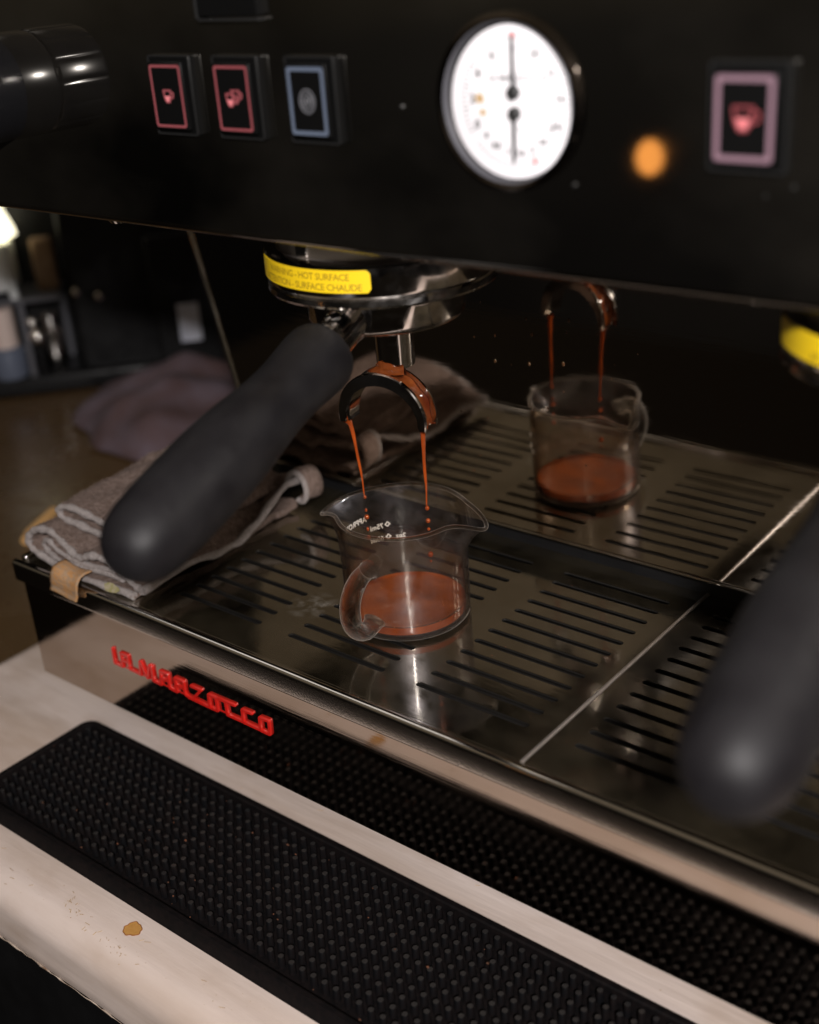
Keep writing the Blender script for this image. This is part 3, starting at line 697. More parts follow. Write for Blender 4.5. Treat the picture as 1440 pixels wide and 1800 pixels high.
# pressure gauge ------------------------------------------------------
def gauge():
    G = T(0.14, FY, 23.05) @ FRONT
    g = mpart('pressure_gauge', MB().lathe([(2.30, -.1), (2.50, -.1), (2.50, .14), (2.46, .24), (2.36, .27), (2.28, .23), (2.26, .12), (2.26, -.1)], 72, G), M['bezel'])
    part('gauge_ring', MB().lathe([(2.262, .21), (2.25, .22), (2.2, -.02), (1.98, -.02)], 72, G), M['grey_metal'], g, 40)
    part('dial', MB().lathe([(2.15, -.01), (2.14, .03), (2.1, .05), (.0001, .05)], 64, G @ T(.09, 0, 0)), M['dial'], g)
    G0 = G; G = G @ T(.24, .03, 0) @ Matrix.Diagonal((.94, .94, 1, 1))
    nd = MB()
    nd.add([(-.085, .3, .10), (.085, .3, .10), (.06, 1.95, .10), (-.06, 1.95, .10), (-.085, .3, .14), (.085, .3, .14), (.06, 1.95, .14), (-.06, 1.95, .14)],
           [(0, 3, 2, 1), (4, 5, 6, 7), (0, 1, 5, 4), (1, 2, 6, 5), (2, 3, 7, 6), (3, 0, 4, 7)], G)
    nd.lathe([(.22, .05), (.22, .2), (.17, .24), (.0001, .24)], 24, G @ T(0, .31, 0))
    part('needle', nd, M['dial_ink'], g)
    n2 = MB()
    n2.add([(-.08, -.3, .10), (.08, -.3, .10), (.0, -1.78, .10), (-.11, -1.78, .10), (-.08, -.3, .14), (.08, -.3, .14), (.0, -1.78, .14), (-.11, -1.78, .14)],
           [(0, 3, 2, 1), (4, 5, 6, 7), (0, 1, 5, 4), (1, 2, 6, 5), (2, 3, 7, 6), (3, 0, 4, 7)], G)
    n2.lathe([(.21, .05), (.21, .2), (.16, .24), (.0001, .24)], 24, G @ T(.02, -.31, 0))
    part('needle', n2, M['dial_ink'], g)
    mk = MB(); rd = MB(); tn = MB()
    def put(txt, r, deg, size, mb):
        t_ = text_mb(txt, size, 'CENTER', bold=.016)
        mb.add([v+Vector((0, -size*.35, 0)) for v in t_.v], t_.f, G @ T(r*cos(rad(deg)), r*sin(rad(deg)), .058))
    for i, tx in enumerate(('0', '2', '4', '6', '8', '10', '12', '14', '16')):
        put(tx, 1.60, 205-i*28.5, .40, mk)
    for i, tx in enumerate(('0', '0.5', '1', '1.5', '2', '2.5', '3')):
        put(tx, 1.50, 222+i*18, .28, mk)
    for i in range(58):
        a = rad(208-i*4.2); rr = .12 if i % 5 else .22
        mk.add([(-.018, 1.98-rr, 0), (.018, 1.98-rr, 0), (.018, 1.98, 0), (-.018, 1.98, 0)], [(0, 1, 2, 3)], G @ T(0, 0, .057) @ RZ(a-PI/2))
    for i in range(26):
        a = rad(222+i*4.2)
        mk.add([(-.012, 1.84, 0), (.012, 1.84, 0), (.012, 1.98, 0), (-.012, 1.98, 0)], [(0, 1, 2, 3)], G @ T(0, 0, .0575) @ RZ(a-PI/2))
    t_ = text_mb('LA MARZOCCO', .30, 'CENTER', bold=.004); mk.add(t_.v, t_.f, G @ T(.1, .62, .0572))
    t_ = text_mb('bar', .2, 'CENTER'); mk.add(t_.v, t_.f, G @ T(.25, -.85, .0572))
    part('dial_print', mk, M['dial_ink'], g, 0)
    rd.add([(-.09, 1.86, 0), (.09, 1.86, 0), (.09, 2.08, 0), (-.09, 2.08, 0)], [(0, 1, 2, 3)], G @ T(0, 0, .0585))
    part('red_mark', rd, M['dial_red'], g, 0)
    rd = MB().add([(-.07, 1.7, 0), (.07, 1.7, 0), (.07, 1.98, 0), (-.07, 1.98, 0)], [(0, 1, 2, 3)], G @ T(0, 0, .0585) @ RZ(rad(-158)))
    part('red_mark', rd, M['dial_red'], g, 0)
    tn.prism(blot(-1.32, .1, .17, .16, 0, 5, 16), .004, G @ T(0, 0, .056)); tn.prism(blot(-1.22, -.32, .13, .11, 0, 9, 16), .004, G @ T(0, 0, .056))
    part('dial_emblem', tn, M['dial_tan'], g, 0)
gauge()

for x, z, r in ((-3.88, 22.85, .07), (2.32, 20.86, .06), (8.86, 21.22, .06), (8.11, 20.95, .04)):
    mpart('panel_screw', MB().lathe([(r, -.02), (r, .03), (r*.6, .06), (.001, .07)], 12, T(x, FY, z) @ FRONT), M['dark_trim'])
# steam knob on the left of the fascia
def knob():
    G = T(-25.45, FY, 22.95) @ FRONT
    mb = MB(); n = 168; vs = []; fs = []
    prof = [(2.08, -.1, 0), (2.1, 0, 0), (2.1, 1.55, 0), (2.07, 1.68, 0), (2.02, 1.74, 0), (2.07, 1.80, 0), (2.1, 1.9, 1), (2.1, 4.05, 1), (2.04, 4.25, .7), (1.85, 4.4, .2), (1.6, 4.46, 0), (.001, 4.5, 0)]
    for r, z, fl in prof:
        for k in range(n):
            a = 2*PI*k/n
            d = -.05*fl*max(0, cos(14*a))**10
            vs.append(((r+d)*cos(a), (r+d)*sin(a), z))
    for q in range(len(prof)-1):
        for k in range(n): fs.append((q*n+k, q*n+(k+1) % n, (q+1)*n+(k+1) % n, (q+1)*n+k))
    mpart('steam_knob', mb.add(vs, fs, G), M['knob_black'], 35)
knob()

# groups ---------------------------------------------------------------
def group_head(x, label):
    loc = (x, -6.45, 0)
    g = mpart('group_head', MB().lathe([(4.1, 15.2), (4.55, 15.25), (4.62, 15.35), (4.60, 15.55), (4.50, 15.62), (4.60, 15.72), (4.62, 15.8), (4.62, 16.78), (4.55, 16.86), (4.4, 16.90), (4.15, 16.92)], 96), M['chrome'], label=label)
    g.location = (Vector(loc)+Vector(MX))*S
    part('group_neck', MB().lathe([(4.2, 16.9), (4.02, 16.95), (3.95, 17.1), (3.95, 17.5), (3.9, 18.1)], 72), M['bright_steel'], g)
    part('neck_bolt', MB().box(-.3, .3, -.25, .25, 16.95, 18.0, .08, T(3.85*cos(rad(-97)), 3.85*sin(rad(-97)), 0)), M['chrome'], g)
    # yellow warning label bent round the ring
    a0, a1 = rad(-147), rad(-55); r = 4.635; lb = MB()
    L_ = (a1-a0)*r; hh = .42; rr = .14
    P = []
    for cx, cy, b0 in ((L_/2-rr, hh-rr, 0), (-L_/2+rr, hh-rr, 90), (-L_/2+rr, -hh+rr, 180), (L_/2-rr, -hh+rr, 270)):
        for k in range(6): P.append((cx+rr*cos(rad(b0+18*k)), cy+rr*sin(rad(b0+18*k))))
    # columns so that the label follows the curve
    vs = []; fs = []; nx = 60
    for i in range(nx+1):
        x_ = -L_/2+L_*i/nx; e = min(x_+L_/2, L_/2-x_); h = hh if e > rr else hh-rr+math.sqrt(max(0, rr*rr-(rr-e)**2))
        a = (a0+a1)/2+x_/r
        for zz, r_ in ((-h, r-.02), (-h, r+.012), (h, r+.012), (h, r-.02)): vs.append((r_*cos(a), r_*sin(a), 16.32+zz))
    for i in range(nx):
        for k in range(4): fs.append((i*4+k, (i+1)*4+k, (i+1)*4+(k+1) % 4, i*4+(k+1) % 4))
    fs += [(0, 1, 2, 3), (nx*4+3, nx*4+2, nx*4+1, nx*4)]
    lab = part('warning_label', lb.add(vs, fs), M['label_yellow'], g)
    tx = MB()
    for s_, aw, z_ in (('WARNING - HOT SURFACE', rad(-64.5), 16.375), ('ATTENTION - SURFACE CHAUDE', rad(-59), 15.99)):
        t_ = text_mb(s_, .36, 'RIGHT', spacing=.92, bold=.004)
        q = wrap(t_, r+.018, aw, z_)
        tx.add(q.v, q.f)
    part('label_text', tx, M['label_ink'], lab, 0)
    return g
group_head(-10.45, 'group head holding the brewing portafilter')
group_head(11.15, 'group head at the right edge')

# badge ------------------------------------------------------------------
badge = {
'L1': [[(-23.93, -2.92), (-23.96, -3.75), (-23.34, -3.77)]],
'A1': [[(-23.34, -3.77), (-23.34, -2.98), (-22.80, -2.98), (-22.83, -3.72), (-22.01, -3.74)], [(-23.35, -3.36), (-22.85, -3.36)]],
'M1': [[(-22.01, -3.78), (-21.90, -2.99)], [(-21.82, -2.97), (-21.51, -3.78)], [(-21.47, -3.78), (-21.20, -2.96)], [(-21.03, -2.96), (-21.07, -3.77), (-20.52, -3.80)]],
'A2': [[(-20.52, -3.80), (-20.46, -3.02), (-19.90, -3.02), (-19.92, -3.76), (-19.40, -3.80)], [(-20.49, -3.40), (-19.95, -3.40)]],
'R1': [[(-19.40, -3.80), (-19.42, -3.04), (-18.80, -3.04), (-18.84, -3.50)], [(-19.43, -3.42), (-18.87, -3.42)], [(-18.87, -3.47), (-18.80, -3.75), (-18.60, -3.80)]],
'Z1': [[(-18.31, -3.08), (-17.62, -3.08), (-18.20, -3.68)], [(-18.60, -3.80), (-17.17, -3.83)]],
'O1': [[(-17.17, -3.83), (-17.12, -3.12), (-16.63, -3.11), (-16.64, -3.83), (-17.15, -3.84)]],
'C1': [[(-16.63, -3.11), (-15.39, -3.08)], [(-16.01, -3.12), (-15.99, -3.80), (-14.96, -3.79)]],
'C2': [[(-14.96, -3.79), (-14.93, -3.13), (-14.31, -3.11)], [(-14.92, -3.80), (-13.86, -3.80)]],
'O2': [[(-13.87, -3.82), (-13.83, -3.13), (-13.26, -3.11), (-13.31, -3.83), (-13.85, -3.83)]]}
bd = None
for k, ls in badge.items():
    mb = MB()
    for l in ls: mb.stroke(l, .068, .12, T(0, -13.19, 0) @ FRONT)
    if bd is None:
        bd = mpart('badge', MB().box(-23.9, -13.3, -13.215, -13.195, -3.84, -3.76), M['red_enamel'])
    part('letter', mb, M['red_enamel'], bd, 35)

# ------------------------------------------------------------------ portafilters
def portafilter(x, rot, label):
    t = thing('portafilter', label, 'portafilter', (x, -6.45, 13.7), rad(rot), 'portafilters locked into the machine')
    Z = -13.7
    def P(name, mb, m, sm=30): return part(name, mb, m, t, sm)
    up = T(0, 0, Z)
    P('basket_body', MB().lathe([(.001, 13.70), (.75, 13.70), (2.7, 13.70), (3.0, 13.73), (3.14, 13.83), (3.2, 14.0), (3.2, 15.1), (3.5, 15.18), (3.6, 15.22)], 72, up), M['chrome'], 50)
    # neck
    n0 = Vector((0, -2.6, 14.45+Z)); n1 = Vector((0, -4.95, 13.62+Z))
    ax = (n1-n0).normalized()
    P('neck', MB().tube([n0, n0+ax*.5, n0+ax*.9, n1, n1+ax*.4], [.95, .86, .80, .76, .76], 28), M['chrome'], 50)
    em = MB(); upv = Vector((0, ax.z, -ax.y)).normalized()
    if upv.z < 0: upv = -upv
    fm = Matrix(((1, 0, 0), (0, ax.y, 0), (0, ax.z, 0)))
    for i, s_ in enumerate((.85, 1.25, 1.65, 2.05)):
        c = n0+ax*s_+upv*.74
        mt = Matrix.Translation(c) @ Matrix((( 1, -ax.x, upv.x, 0), (0, -ax.y, upv.y, 0), (0, -ax.z, upv.z, 0), (0, 0, 0, 1)))
        em.stroke([(-.28, -.08), (-.05, .08), (.02, -.08), (.28, .08)] if i % 2 else [(-.26, .06), (.24, -.06)], .045, .09, mt)
    P('embossed_mark', em, M['chrome'])
    # handle: turned profile along a drooping axis
    h0 = Vector((0, -4.75, 13.68+Z)); h1 = Vector((0, -16.7, 10.98+Z)); d = (h1-h0); Ln = d.length; d.normalize()
    prof = [(0, .85), (.04, 1.15), (.18, 1.30), (.45, 1.385), (.9, 1.40), (1.5, 1.36), (2.3, 1.29), (3.1, 1.265), (3.9, 1.28), (4.7, 1.34), (5.6, 1.43), (6.6, 1.50), (7.8, 1.54), (9.0, 1.53), (10.3, 1.50), (11.3, 1.43), (11.9, 1.31), (12.35, 1.07), (12.65, .78), (12.82, .40), (12.86, .02)]
    P('handle', MB().tube([h0+d*s_ for s_, _ in prof], [r for _, r in prof], 40), M['handle'], 60)
    # nipple and the open double spout
    P('spout_stem', MB().lathe([(.001, 11.5), (.60, 11.52), (.77, 11.62), (.80, 11.8), (.83, 13.4), (.87, 13.55), (.96, 13.7)], 36, T(.18, .1, Z)), M['chrome'], 50)
    return t
pf = portafilter(-10.45, 10.5, 'portafilter with black handle pouring espresso into the glass jug')
pf2 = portafilter(11.2, 5.0, 'blurred portafilter with black handle at the right edge of the machine')

def spout(t):
    Z = -13.7
    oy = -.28                                               # spout plane a little in front of the axis
    cz = 9.42+Z; Ri, Ro = 1.62, 2.10
    A0, A1 = rad(-9), rad(189)
    def arc(r, a): return (r*1.0*cos(a)-.22, r*.97*sin(a))
    n = 40
    def rail(y0, y1, ra, rb, name, m):
        mb = MB(); vs = []; fs = []
        for i in range(n+1):
            a = A0+(A1-A0)*i/n
            e = abs(i/n-.5)*2; tp = 1-.35*max(0, (e-.75)/.25)
            rm = (ra+rb)/2; ra_, rb_ = rm+(ra-rm)*tp, rm+(rb-rm)*tp
            for r, y in ((ra_, y0), (rb_, y0), (rb_, y1), (ra_, y1)):
                x, z = arc(r, a); vs.append((x, y*(1-.18*max(0, (e-.5)*2))+oy, cz+z))
        for i in range(n):
            for k in range(4): fs.append((i*4+k, (i+1)*4+k, (i+1)*4+(k+1) % 4, i*4+(k+1) % 4))
        fs += [(0, 1, 2, 3), (n*4+3, n*4+2, n*4+1, n*4)]
        bm = bmesh.new(); mb.add(vs, fs)
        return part(name, mb, m, t, 40)
    # crescent walls: thick at the crown, thin at the tips
    def wall(y0, y1):
        mb = MB(); vs = []; fs = []
        for i in range(n+1):
            a = A0+(A1-A0)*i/n; e = abs(i/n-.5)*2
            th = .56-.26*e**2
            r1 = Ro-.02*e; r0 = r1-th
            yy = (1-.12*e)
            b = .05
            for r, y in ((r0, y0), (r1-b, y0), (r1, y0+(b if y1 > y0 else -b)), (r1, y1), (r0, y1)):
                x, z = arc(r, a); vs.append((x, y*yy+oy, cz+z))
        for i in range(n):
            for k in range(5): fs.append((i*5+k, (i+1)*5+k, (i+1)*5+(k+1) % 5, i*5+(k+1) % 5))
        fs += [(0, 1, 2, 3, 4), tuple(n*5+k for k in (4, 3, 2, 1, 0))]
        return mb.add(vs, fs)
    sp = part('spout', wall(-.62, -.46), M['chrome'], t, 40)
    part('spout_wall', wall(.62, .46), M['chrome'], sp, 40)
    rail(-.47, .47, 1.60, 1.74, 'spout_floor', M['chrome']).parent = sp
    # coffee running in the channel
    mb = MB(); vs = []; fs = []; n = 24                     # crown and right arm only
    for i in range(n+1):
        a = A0+(A1-A0)*i/40; e = abs(i/40-.5)*2
        for y in (-.44, -.2, .05, .25, .44):
            r = 1.80+.05*sin(i*.9+y*4)+.06*(1-e)+(.05 if abs(y) > .4 else 0)
            x, z = arc(r, a); vs.append((x, y*(1-.12*e)+oy, cz+z))
    for i in range(n):
        for k in range(4): fs.append((i*5+k, (i+1)*5+k, (i+1)*5+k+1, i*5+k+1))
    part('coffee_film', mb.add(vs, fs), M['coffee_dark'], sp, 60)
    # coffee coating the lower front of the stem and spilling into the channel
    cf = MB()
    def coat(u, v):
        a = rad(-140)+rad(100)*u
        top = 11.74+.20*math.exp(-((u-.40)/.30)**2)-.03*sin(u*17)
        if v < .5:
            z = top+(11.62-top)*(v/.5); r = .835+.02*sin(u*9+v*7)+.03*v
        else:
            k = (v-.5)/.5; z = 11.62-.26*k; r = .85+.06*k
        return (.18-.5*max(0, v-.5)+r*cos(a)*(1+.5*max(0, v-.5)), .1+r*sin(a)*(1-.25*max(0, v-.5)), z+Z)
    cf.grid(coat, 30, 14)
    part('coffee_film', cf, M['coffee_dark'], sp, 70)
spout(pf)

# ------------------------------------------------------------------ glass jug
JX, JY = -10.42, -6.65
SP = (rad(20), rad(197))
def jug():
    t = thing('glass_jug', 'small clear glass jug with two pouring lips and a handle, part filled with espresso', 'jug', (JX, JY, 0.012))
    R0 = 2.80
    def dang(a, b):
        d = (a-b+PI) % (2*PI)-PI; return d
    def wall(a, z, inner):
        k = max(0.0, (z-2.6)/2.4); k = min(1.0, k)
        r = R0-.03*(1-z/5) + .03*k
        if z < .35: r -= .22*(1-z/.35)**2
        lift = 0.0
        for s_ in SP:
            d = dang(a, s_)
            g = math.exp(-(d/.30)**2)
            r += 1.02*g*k**2.1
            lift += -.50*math.exp(-(d/.22)**2)*k**3
            lift += .05*math.exp(-((abs(d)-.5)/.2)**2)*k
        if inner: r -= .17-.05*k
        return Vector((r*cos(a), r*sin(a), z+lift))
    n = 120
    zs = [0.0, .06, .15, .3, .6, 1.2, 2.0, 2.7, 3.2, 3.6, 3.9, 4.2, 4.5, 4.75, 4.92, 5.0]
    mb = MB(); vs = []; fs = []
    prof = [(z, False) for z in zs]+[(z, True) for z in reversed(zs) if z >= .3]
    m = len(prof)
    for i in range(n):
        a = 2*PI*i/n
        for z, inn in prof: vs.append(wall(a, z, inn))
    for i in range(n):
        j = (i+1) % n
        for q in range(m-1): fs.append((i*m+q, j*m+q, j*m+q+1, i*m+q+1))
    fs.append(tuple(i*m for i in range(n-1, -1, -1))); fs.append(tuple(i*m+m-1 for i in range(n)))
    mb.add(vs, fs); part('jug_wall', mb, M['thin_glass'], t, 60)
    # rounded rim bead
    rb = MB(); P = []
    for i in range(n+1):
        a = 2*PI*i/n; P.append((wall(a, 5.0, False)+wall(a, 5.0, True))/2+Vector((0, 0, .02)))
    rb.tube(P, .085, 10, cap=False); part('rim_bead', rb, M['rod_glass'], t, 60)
    # base ring of thick glass
    bs = MB().lathe([(.001, .02), (2.2, .03), (2.52, .0), (2.66, .07), (2.745, .17), (2.755, .26), (2.60, .285), (.001, .285)], 72)
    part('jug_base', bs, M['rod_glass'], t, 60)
    # handle: a loop of thick glass
    u = Vector((cos(rad(-82)), sin(rad(-82)), 0)); side = Vector((-u.y, u.x, 0))
    ctrl = [(2.74, 3.50), (3.05, 3.52), (3.55, 3.45), (4.05, 3.15), (4.38, 2.65), (4.45, 2.05), (4.30, 1.50), (3.95, 1.08), (3.50, .86), (3.05, .90), (2.74, 1.02)]
    pts = []
    for i in range(len(ctrl)-1):
        p0 = ctrl[max(i-1, 0)]; p1 = ctrl[i]; p2 = ctrl[i+1]; p3 = ctrl[min(i+2, len(ctrl)-1)]
        for s_ in range(5):
            q = s_/5
            f = lambda a, b, c, d: .5*(2*b+(c-a)*q+(2*a-5*b+4*c-d)*q*q+(3*b-a-3*c+d)*q**3)
            pts.append((f(p0[0], p1[0], p2[0], p3[0]), f(p0[1], p1[1], p2[1], p3[1])))
    pts.append(ctrl[-1])
    N = len(pts); rs = []
    for i in range(N):
        q = i/(N-1); e = abs(q-.5)*2
        rs.append(.32+.10*max(0, (e-.72)/.28)**2+.06*(1-e))
    hb = MB(); hb.tube([u*r+Vector((0, 0, z)) for r, z in pts], rs, 18, flat=1.25)
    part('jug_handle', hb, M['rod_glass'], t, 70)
    # printed scale on the far wall, reading from outside
    pr = MB(); rw = R0+.02
    def put(txt, deg, z, size):
        q = wrap(text_mb(txt, size, 'LEFT', bold=.006), rw, rad(deg), z); pr.add(q.v, q.f)
    put('APPROX', 165.5, 3.50, .38); put('75ml', 149, 2.95, .34); put('60ml', 149.5, 2.33, .34); put('2oz', 128.5, 2.33, .32)
    for deg, z in ((145, 3.10), (145, 2.47)):
        a = rad(deg)
        sq = [(-.11, 0), (0, -.11), (.11, 0), (0, .11), (-.11, 0)]
        q = MB().stroke(sq, .026, .01); q = wrap(q, rw, a, z); pr.add(q.v, q.f)
    part('scale_print', pr, M['print_white'], t, 0)
    return t
jug()
# espresso in the jug
def espresso_pool():
    mb = MB(); n = 64; vs = []; fs = []
    rings = [(0, .60), (.6, .60), (1.2, .60), (1.8, .60), (2.3, .60), (2.48, .61), (2.57, .66), (2.585, .60), (2.58, .32), (2.0, .31)]
    m = len(rings)
    for i in range(n):
        a = 2*PI*i/n
        for r, z in rings: vs.append(((r+.001)*cos(a), (r+.001)*sin(a), z+(.012*sin(3*a+r*2) if .3 < r < 2.4 and z > .5 else 0)))
    for i in range(n):
        j = (i+1) % n
        for q in range(m-1): fs.append((i*m+q, j*m+q, j*m+q+1, i*m+q+1))
    fs.append(tuple(i*m+m-1 for i in range(n)))
    mb.add(vs, fs)
    return single('espresso', mb, M['espresso'], 'shallow pool of red brown espresso with crema inside the glass jug', 'coffee', 60, loc=(JX, JY, 0))
espresso_pool()
fb = MB(); random.seed(21)
for _ in range(70):
    a = random.uniform(0, 2*PI); r = 2.50-abs(random.gauss(0, .4)) if random.random() < .5 else random.uniform(0, 2.3)
    fb.ball((JX+r*cos(a), JY+r*sin(a), .608), random.uniform(.010, .034), sz=.6, n=8)
o = link('crema_bubbles', mesh('crema_bubbles', fb, M['foam'], 70)); o['kind'] = 'stuff'
# streams and falling drops
def stream(P0, P1, r0, r1, label, bead):
    P0 = Vector(P0); P1 = Vector(P1); n = 26; pts = []; rs = []
    for i in range(n+1):
        q = i/n
        h = math.sqrt(q) if q > 0 else 0
        p = Vector((P0.x+(P1.x-P0.x)*h+.018*sin(q*11)*q, P0.y+(P1.y-P0.y)*h+.012*sin(q*9+1)*q, P0.z+(P1.z-P0.z)*q))
        pts.append(p-P1)
        rs.append((r0+(r1-r0)*q**.7)*(1+.20*sin(q*13)*q))
    rs[0] = r0*1.7; rs[1] = r0*1.25; rs[-1] = r1*.6
    mb = MB().tube(pts, rs, 14)
    mb.ball((0, 0, -bead*.8), bead, sz=1.15)
    return single('espresso_stream', mb, M['stream'], label, 'stream', 70, 'espresso streams from the double spout', loc=P1)
stream((-12.60, -7.14, 9.02), (-12.39, -6.73, 5.30), .115, .035, 'left espresso stream falling from the spout tip nearer the black handle', .075)
stream((-9.00, -6.47, 9.10), (-9.24, -6.29, 5.36), .125, .035, 'right espresso stream falling from the spout tip nearer the mirror reflection of the jug', .10)
def drop(x, y, z, r, sz, label):
    single('espresso_drop', MB().ball((0, 0, 0), r, sz=sz), M['stream'], label, 'drop', 70, 'espresso drops below the streams', loc=(x, y, z))
drop(-12.39, -6.73, 4.60, .055, 1.6, 'tiny top espresso drop below the left stream')
drop(-12.39, -6.73, 4.27, .115, 1.0, 'largest round espresso drop below the left stream')
drop(-12.39, -6.73, 3.67, .065, 1.6, 'elongated third espresso drop below the left stream')
drop(-12.39, -6.73, 3.24, .10, 1.2, 'lowest espresso drop below the left stream, behind the jug rim')
drop(-9.24, -6.29, 4.68, .105, 1.05, 'upper round espresso drop below the right stream')
drop(-9.24, -6.29, 4.28, .075, 1.0, 'second small espresso drop below the right stream')
drop(-9.24, -6.29, 3.06, .125, 1.05, 'large low espresso drop under the right stream, above the pool')
drop(-9.24, -6.29, 2.72, .055, 1.0, 'smallest lowest espresso drop under the right stream, just above the pool')
# splashes on the back panel
random.seed(31)
sp = MB()
for _ in range(16):
    x = random.uniform(-13, -3); z = random.uniform(3.5, 13.0); r = random.uniform(.025, .06)
    sp.ball((x, by(z)-.012, z), r, sy=.35, sz=random.uniform(1.0, 1.6), n=8)
for _ in range(46):
    x = random.uniform(-16, 10); z = random.uniform(2, 14); r = random.uniform(.012, .028)
    sp.ball((x, by(z)-.006, z), r, sy=.4, n=6)
for x, z in ((-10.42, 9.54), (-8.34, 11.1), (-8.61, 11.79), (-6.4, 12.01), (-10.35, 10.76), (-6.74, 9.98), (-8.54, 9.7), (-7.56, 12.05)):
    sp.ball((x, by(z)-.012, z), random.uniform(.05, .085), sy=.35, sz=1.4, n=10)
o = link('splash_droplets', mesh('splash_droplets', sp, M['splash'], 60)); o['kind'] = 'stuff'
# loose coffee grounds on the mat and plate
gd = MB(); random.seed(5)
for _ in range(85):
    x = random.gauss(-15, 5) if random.random() < .6 else random.uniform(-26, 8); y = random.uniform(-19.5, -13.5)
    r = random.uniform(.02, .06); gd.ball((x, y, -9.40+random.choice((0, 0, .57))), r, sx=random.uniform(.6, 1.8), sz=.6, n=6)
for _ in range(40):
    gd.ball((random.uniform(-20, 6), random.uniform(-12.6, .5), .012), random.uniform(.012, .03), sx=random.uniform(.6, 1.6), sz=.6, n=6)
o = link('coffee_grounds', mesh('coffee_grounds', gd, M['grounds'], 60)); o['kind'] = 'stuff'

# ------------------------------------------------------------------ folded towel with its tag
def towel():
    t = thing('towel', 'folded brown terry towel with grey hem lying on the left of the drip tray', 'towel', (-25, -7, 0))
    OX, OY = 25, 7
    def layer(prof, y0, y1, thick, name, zfn=None, hem_front=True, hem_right=True, ny=26, seed=1):
        """prof: list of (x, z) of the sheet seen from the front, extruded back from y0 to y1"""
        prof = [Vector((x, 0, z)) for x, z in prof]
        # resample smoothly
        R_ = []
        for i in range(len(prof)-1):
            p0 = prof[max(i-1, 0)]; p1 = prof[i]; p2 = prof[i+1]; p3 = prof[min(i+2, len(prof)-1)]
            for s_ in range(6):
                q = s_/6
                R_.append(.5*(2*p1+(p2-p0)*q+(2*p0-5*p1+4*p2-p3)*q*q+(3*p1-p0-3*p2+p3)*q**3))
        R_.append(prof[-1]); m = len(R_)
        def pos(i, v):
            p = R_[i]; y = y0+(y1-y0)*v
            w_ = .15*sin(p.x*1.3+y*.9+seed)+.10*sin(p.x*2.9-y*1.7+seed*2)+.05*sin(p.x*5.3+y*4.1+seed)
            q = Vector((p.x+.15*sin(y*.8+seed)*min(1, v*3), y+.12*sin(p.x*1.1+seed), max(.06, p.z+w_*min(1, .25+v))))
            if zfn: q = zfn(q, i/(m-1), v)
            return q+Vector((OX, OY, 0))
        mb = MB(); vs = []; fs = []
        nrm = []
        for i in range(m):
            tg = (R_[min(i+1, m-1)]-R_[max(i-1, 0)]).normalized(); nrm.append(Vector((-tg.z, 0, tg.x)))
        for s_ in (1, -1):
            for i in range(m):
                for j in range(ny+1): vs.append(pos(i, j/ny)+nrm[i]*thick*.5*s_)
        K = m*(ny+1)
        id_ = lambda s_, i, j: s_*K+i*(ny+1)+j
        for s_ in (0, 1):
            for i in range(m-1):
                for j in range(ny): fs.append((id_(s_, i, j), id_(s_, i+1, j), id_(s_, i+1, j+1), id_(s_, i, j+1)))
        for i in range(m-1):
            fs.append((id_(0, i, 0), id_(1, i, 0), id_(1, i+1, 0), id_(0, i+1, 0))); fs.append((id_(0, i, ny), id_(0, i+1, ny), id_(1, i+1, ny), id_(1, i, ny)))
        for j in range(ny):
            fs.append((id_(0, 0, j), id_(0, 0, j+1), id_(1, 0, j+1), id_(1, 0, j))); fs.append((id_(0, m-1, j), id_(1, m-1, j), id_(1, m-1, j+1), id_(0, m-1, j+1)))
        ob = part(name, mb.add(vs, fs), M['towel'], t, 60)
        # terry pile: thousands of short loops standing up from the cloth
        pl = MB(); rn = random.Random(seed)
        for _ in range(5200):
            i = rn.randrange(m-1); u = rn.random(); v = rn.random()
            q = pos(i, v)*(1-u)+pos(i+1, v)*u
            sd = 1 if rn.random() < .75 else -1
            n_ = nrm[i]*sd+Vector((rn.uniform(-.7, .7), rn.uniform(-.7, .7), rn.uniform(-.4, .4)))
            sv = Vector((rn.uniform(-1, 1), rn.uniform(-1, 1), rn.uniform(-.3, .3))).normalized()*.022
            q = q+nrm[i]*thick*.47*sd
            k = len(pl.v); pl.v += [q-sv, q+sv, q+n_.normalized()*rn.uniform(.06, .15)]; pl.f.append((k, k+1, k+2))
        o_ = part('terry_pile', pl, M['towel'], ob, 0); o_['kind'] = 'stuff'
        if hem_front:
            h = MB().tube([pos(i, 0) for i in range(m)], [thick*(.54+.08*sin(i*1.7+seed)+.07*sin(i*.6)) for i in range(m)], 10); part('hem', h, M['hem'], ob, 60)
        if hem_right:
            h = MB().tube([pos(m-1, j/ny) for j in range(ny+1)], [thick*(.56+.10*sin(j*1.3+seed)+.06*sin(j*.5)) for j in range(ny+1)], 10); part('hem', h, M['hem'], ob, 60)
        return pos
    th = .34
    # bottom fold: from the right, left along the tray, round and back over the top
    def curl(q, u, v):
        # back right corner curls up into a loop
        k = max(0, (u-.80)/.20)*max(0, (v-.55)/.45)
        q.z += 1.5*k
        return q
    layer([(-22.2, .25), (-25.0, .28), (-28.4, .35), (-29.6, .7), (-29.9, 1.3), (-29.3, 1.85), (-28.2, 2.15), (-26.9, 1.75), (-25.6, 1.40), (-24.8, 1.70), (-23.8, 1.80), (-22.8, 1.40), (-22.0, .95), (-21.35, .80)], -12.8, -1.6, th, 'towel_fold', curl, seed=1)
    layer([(-22.8, .95), (-26.5, .75), (-28.4, .85), (-28.9, 1.25), (-28.3, 1.55), (-27.2, 1.2), (-25.5, .98), (-23.4, 1.2)], -12.7, -3, .26, 'towel_fold', seed=3, hem_right=False)
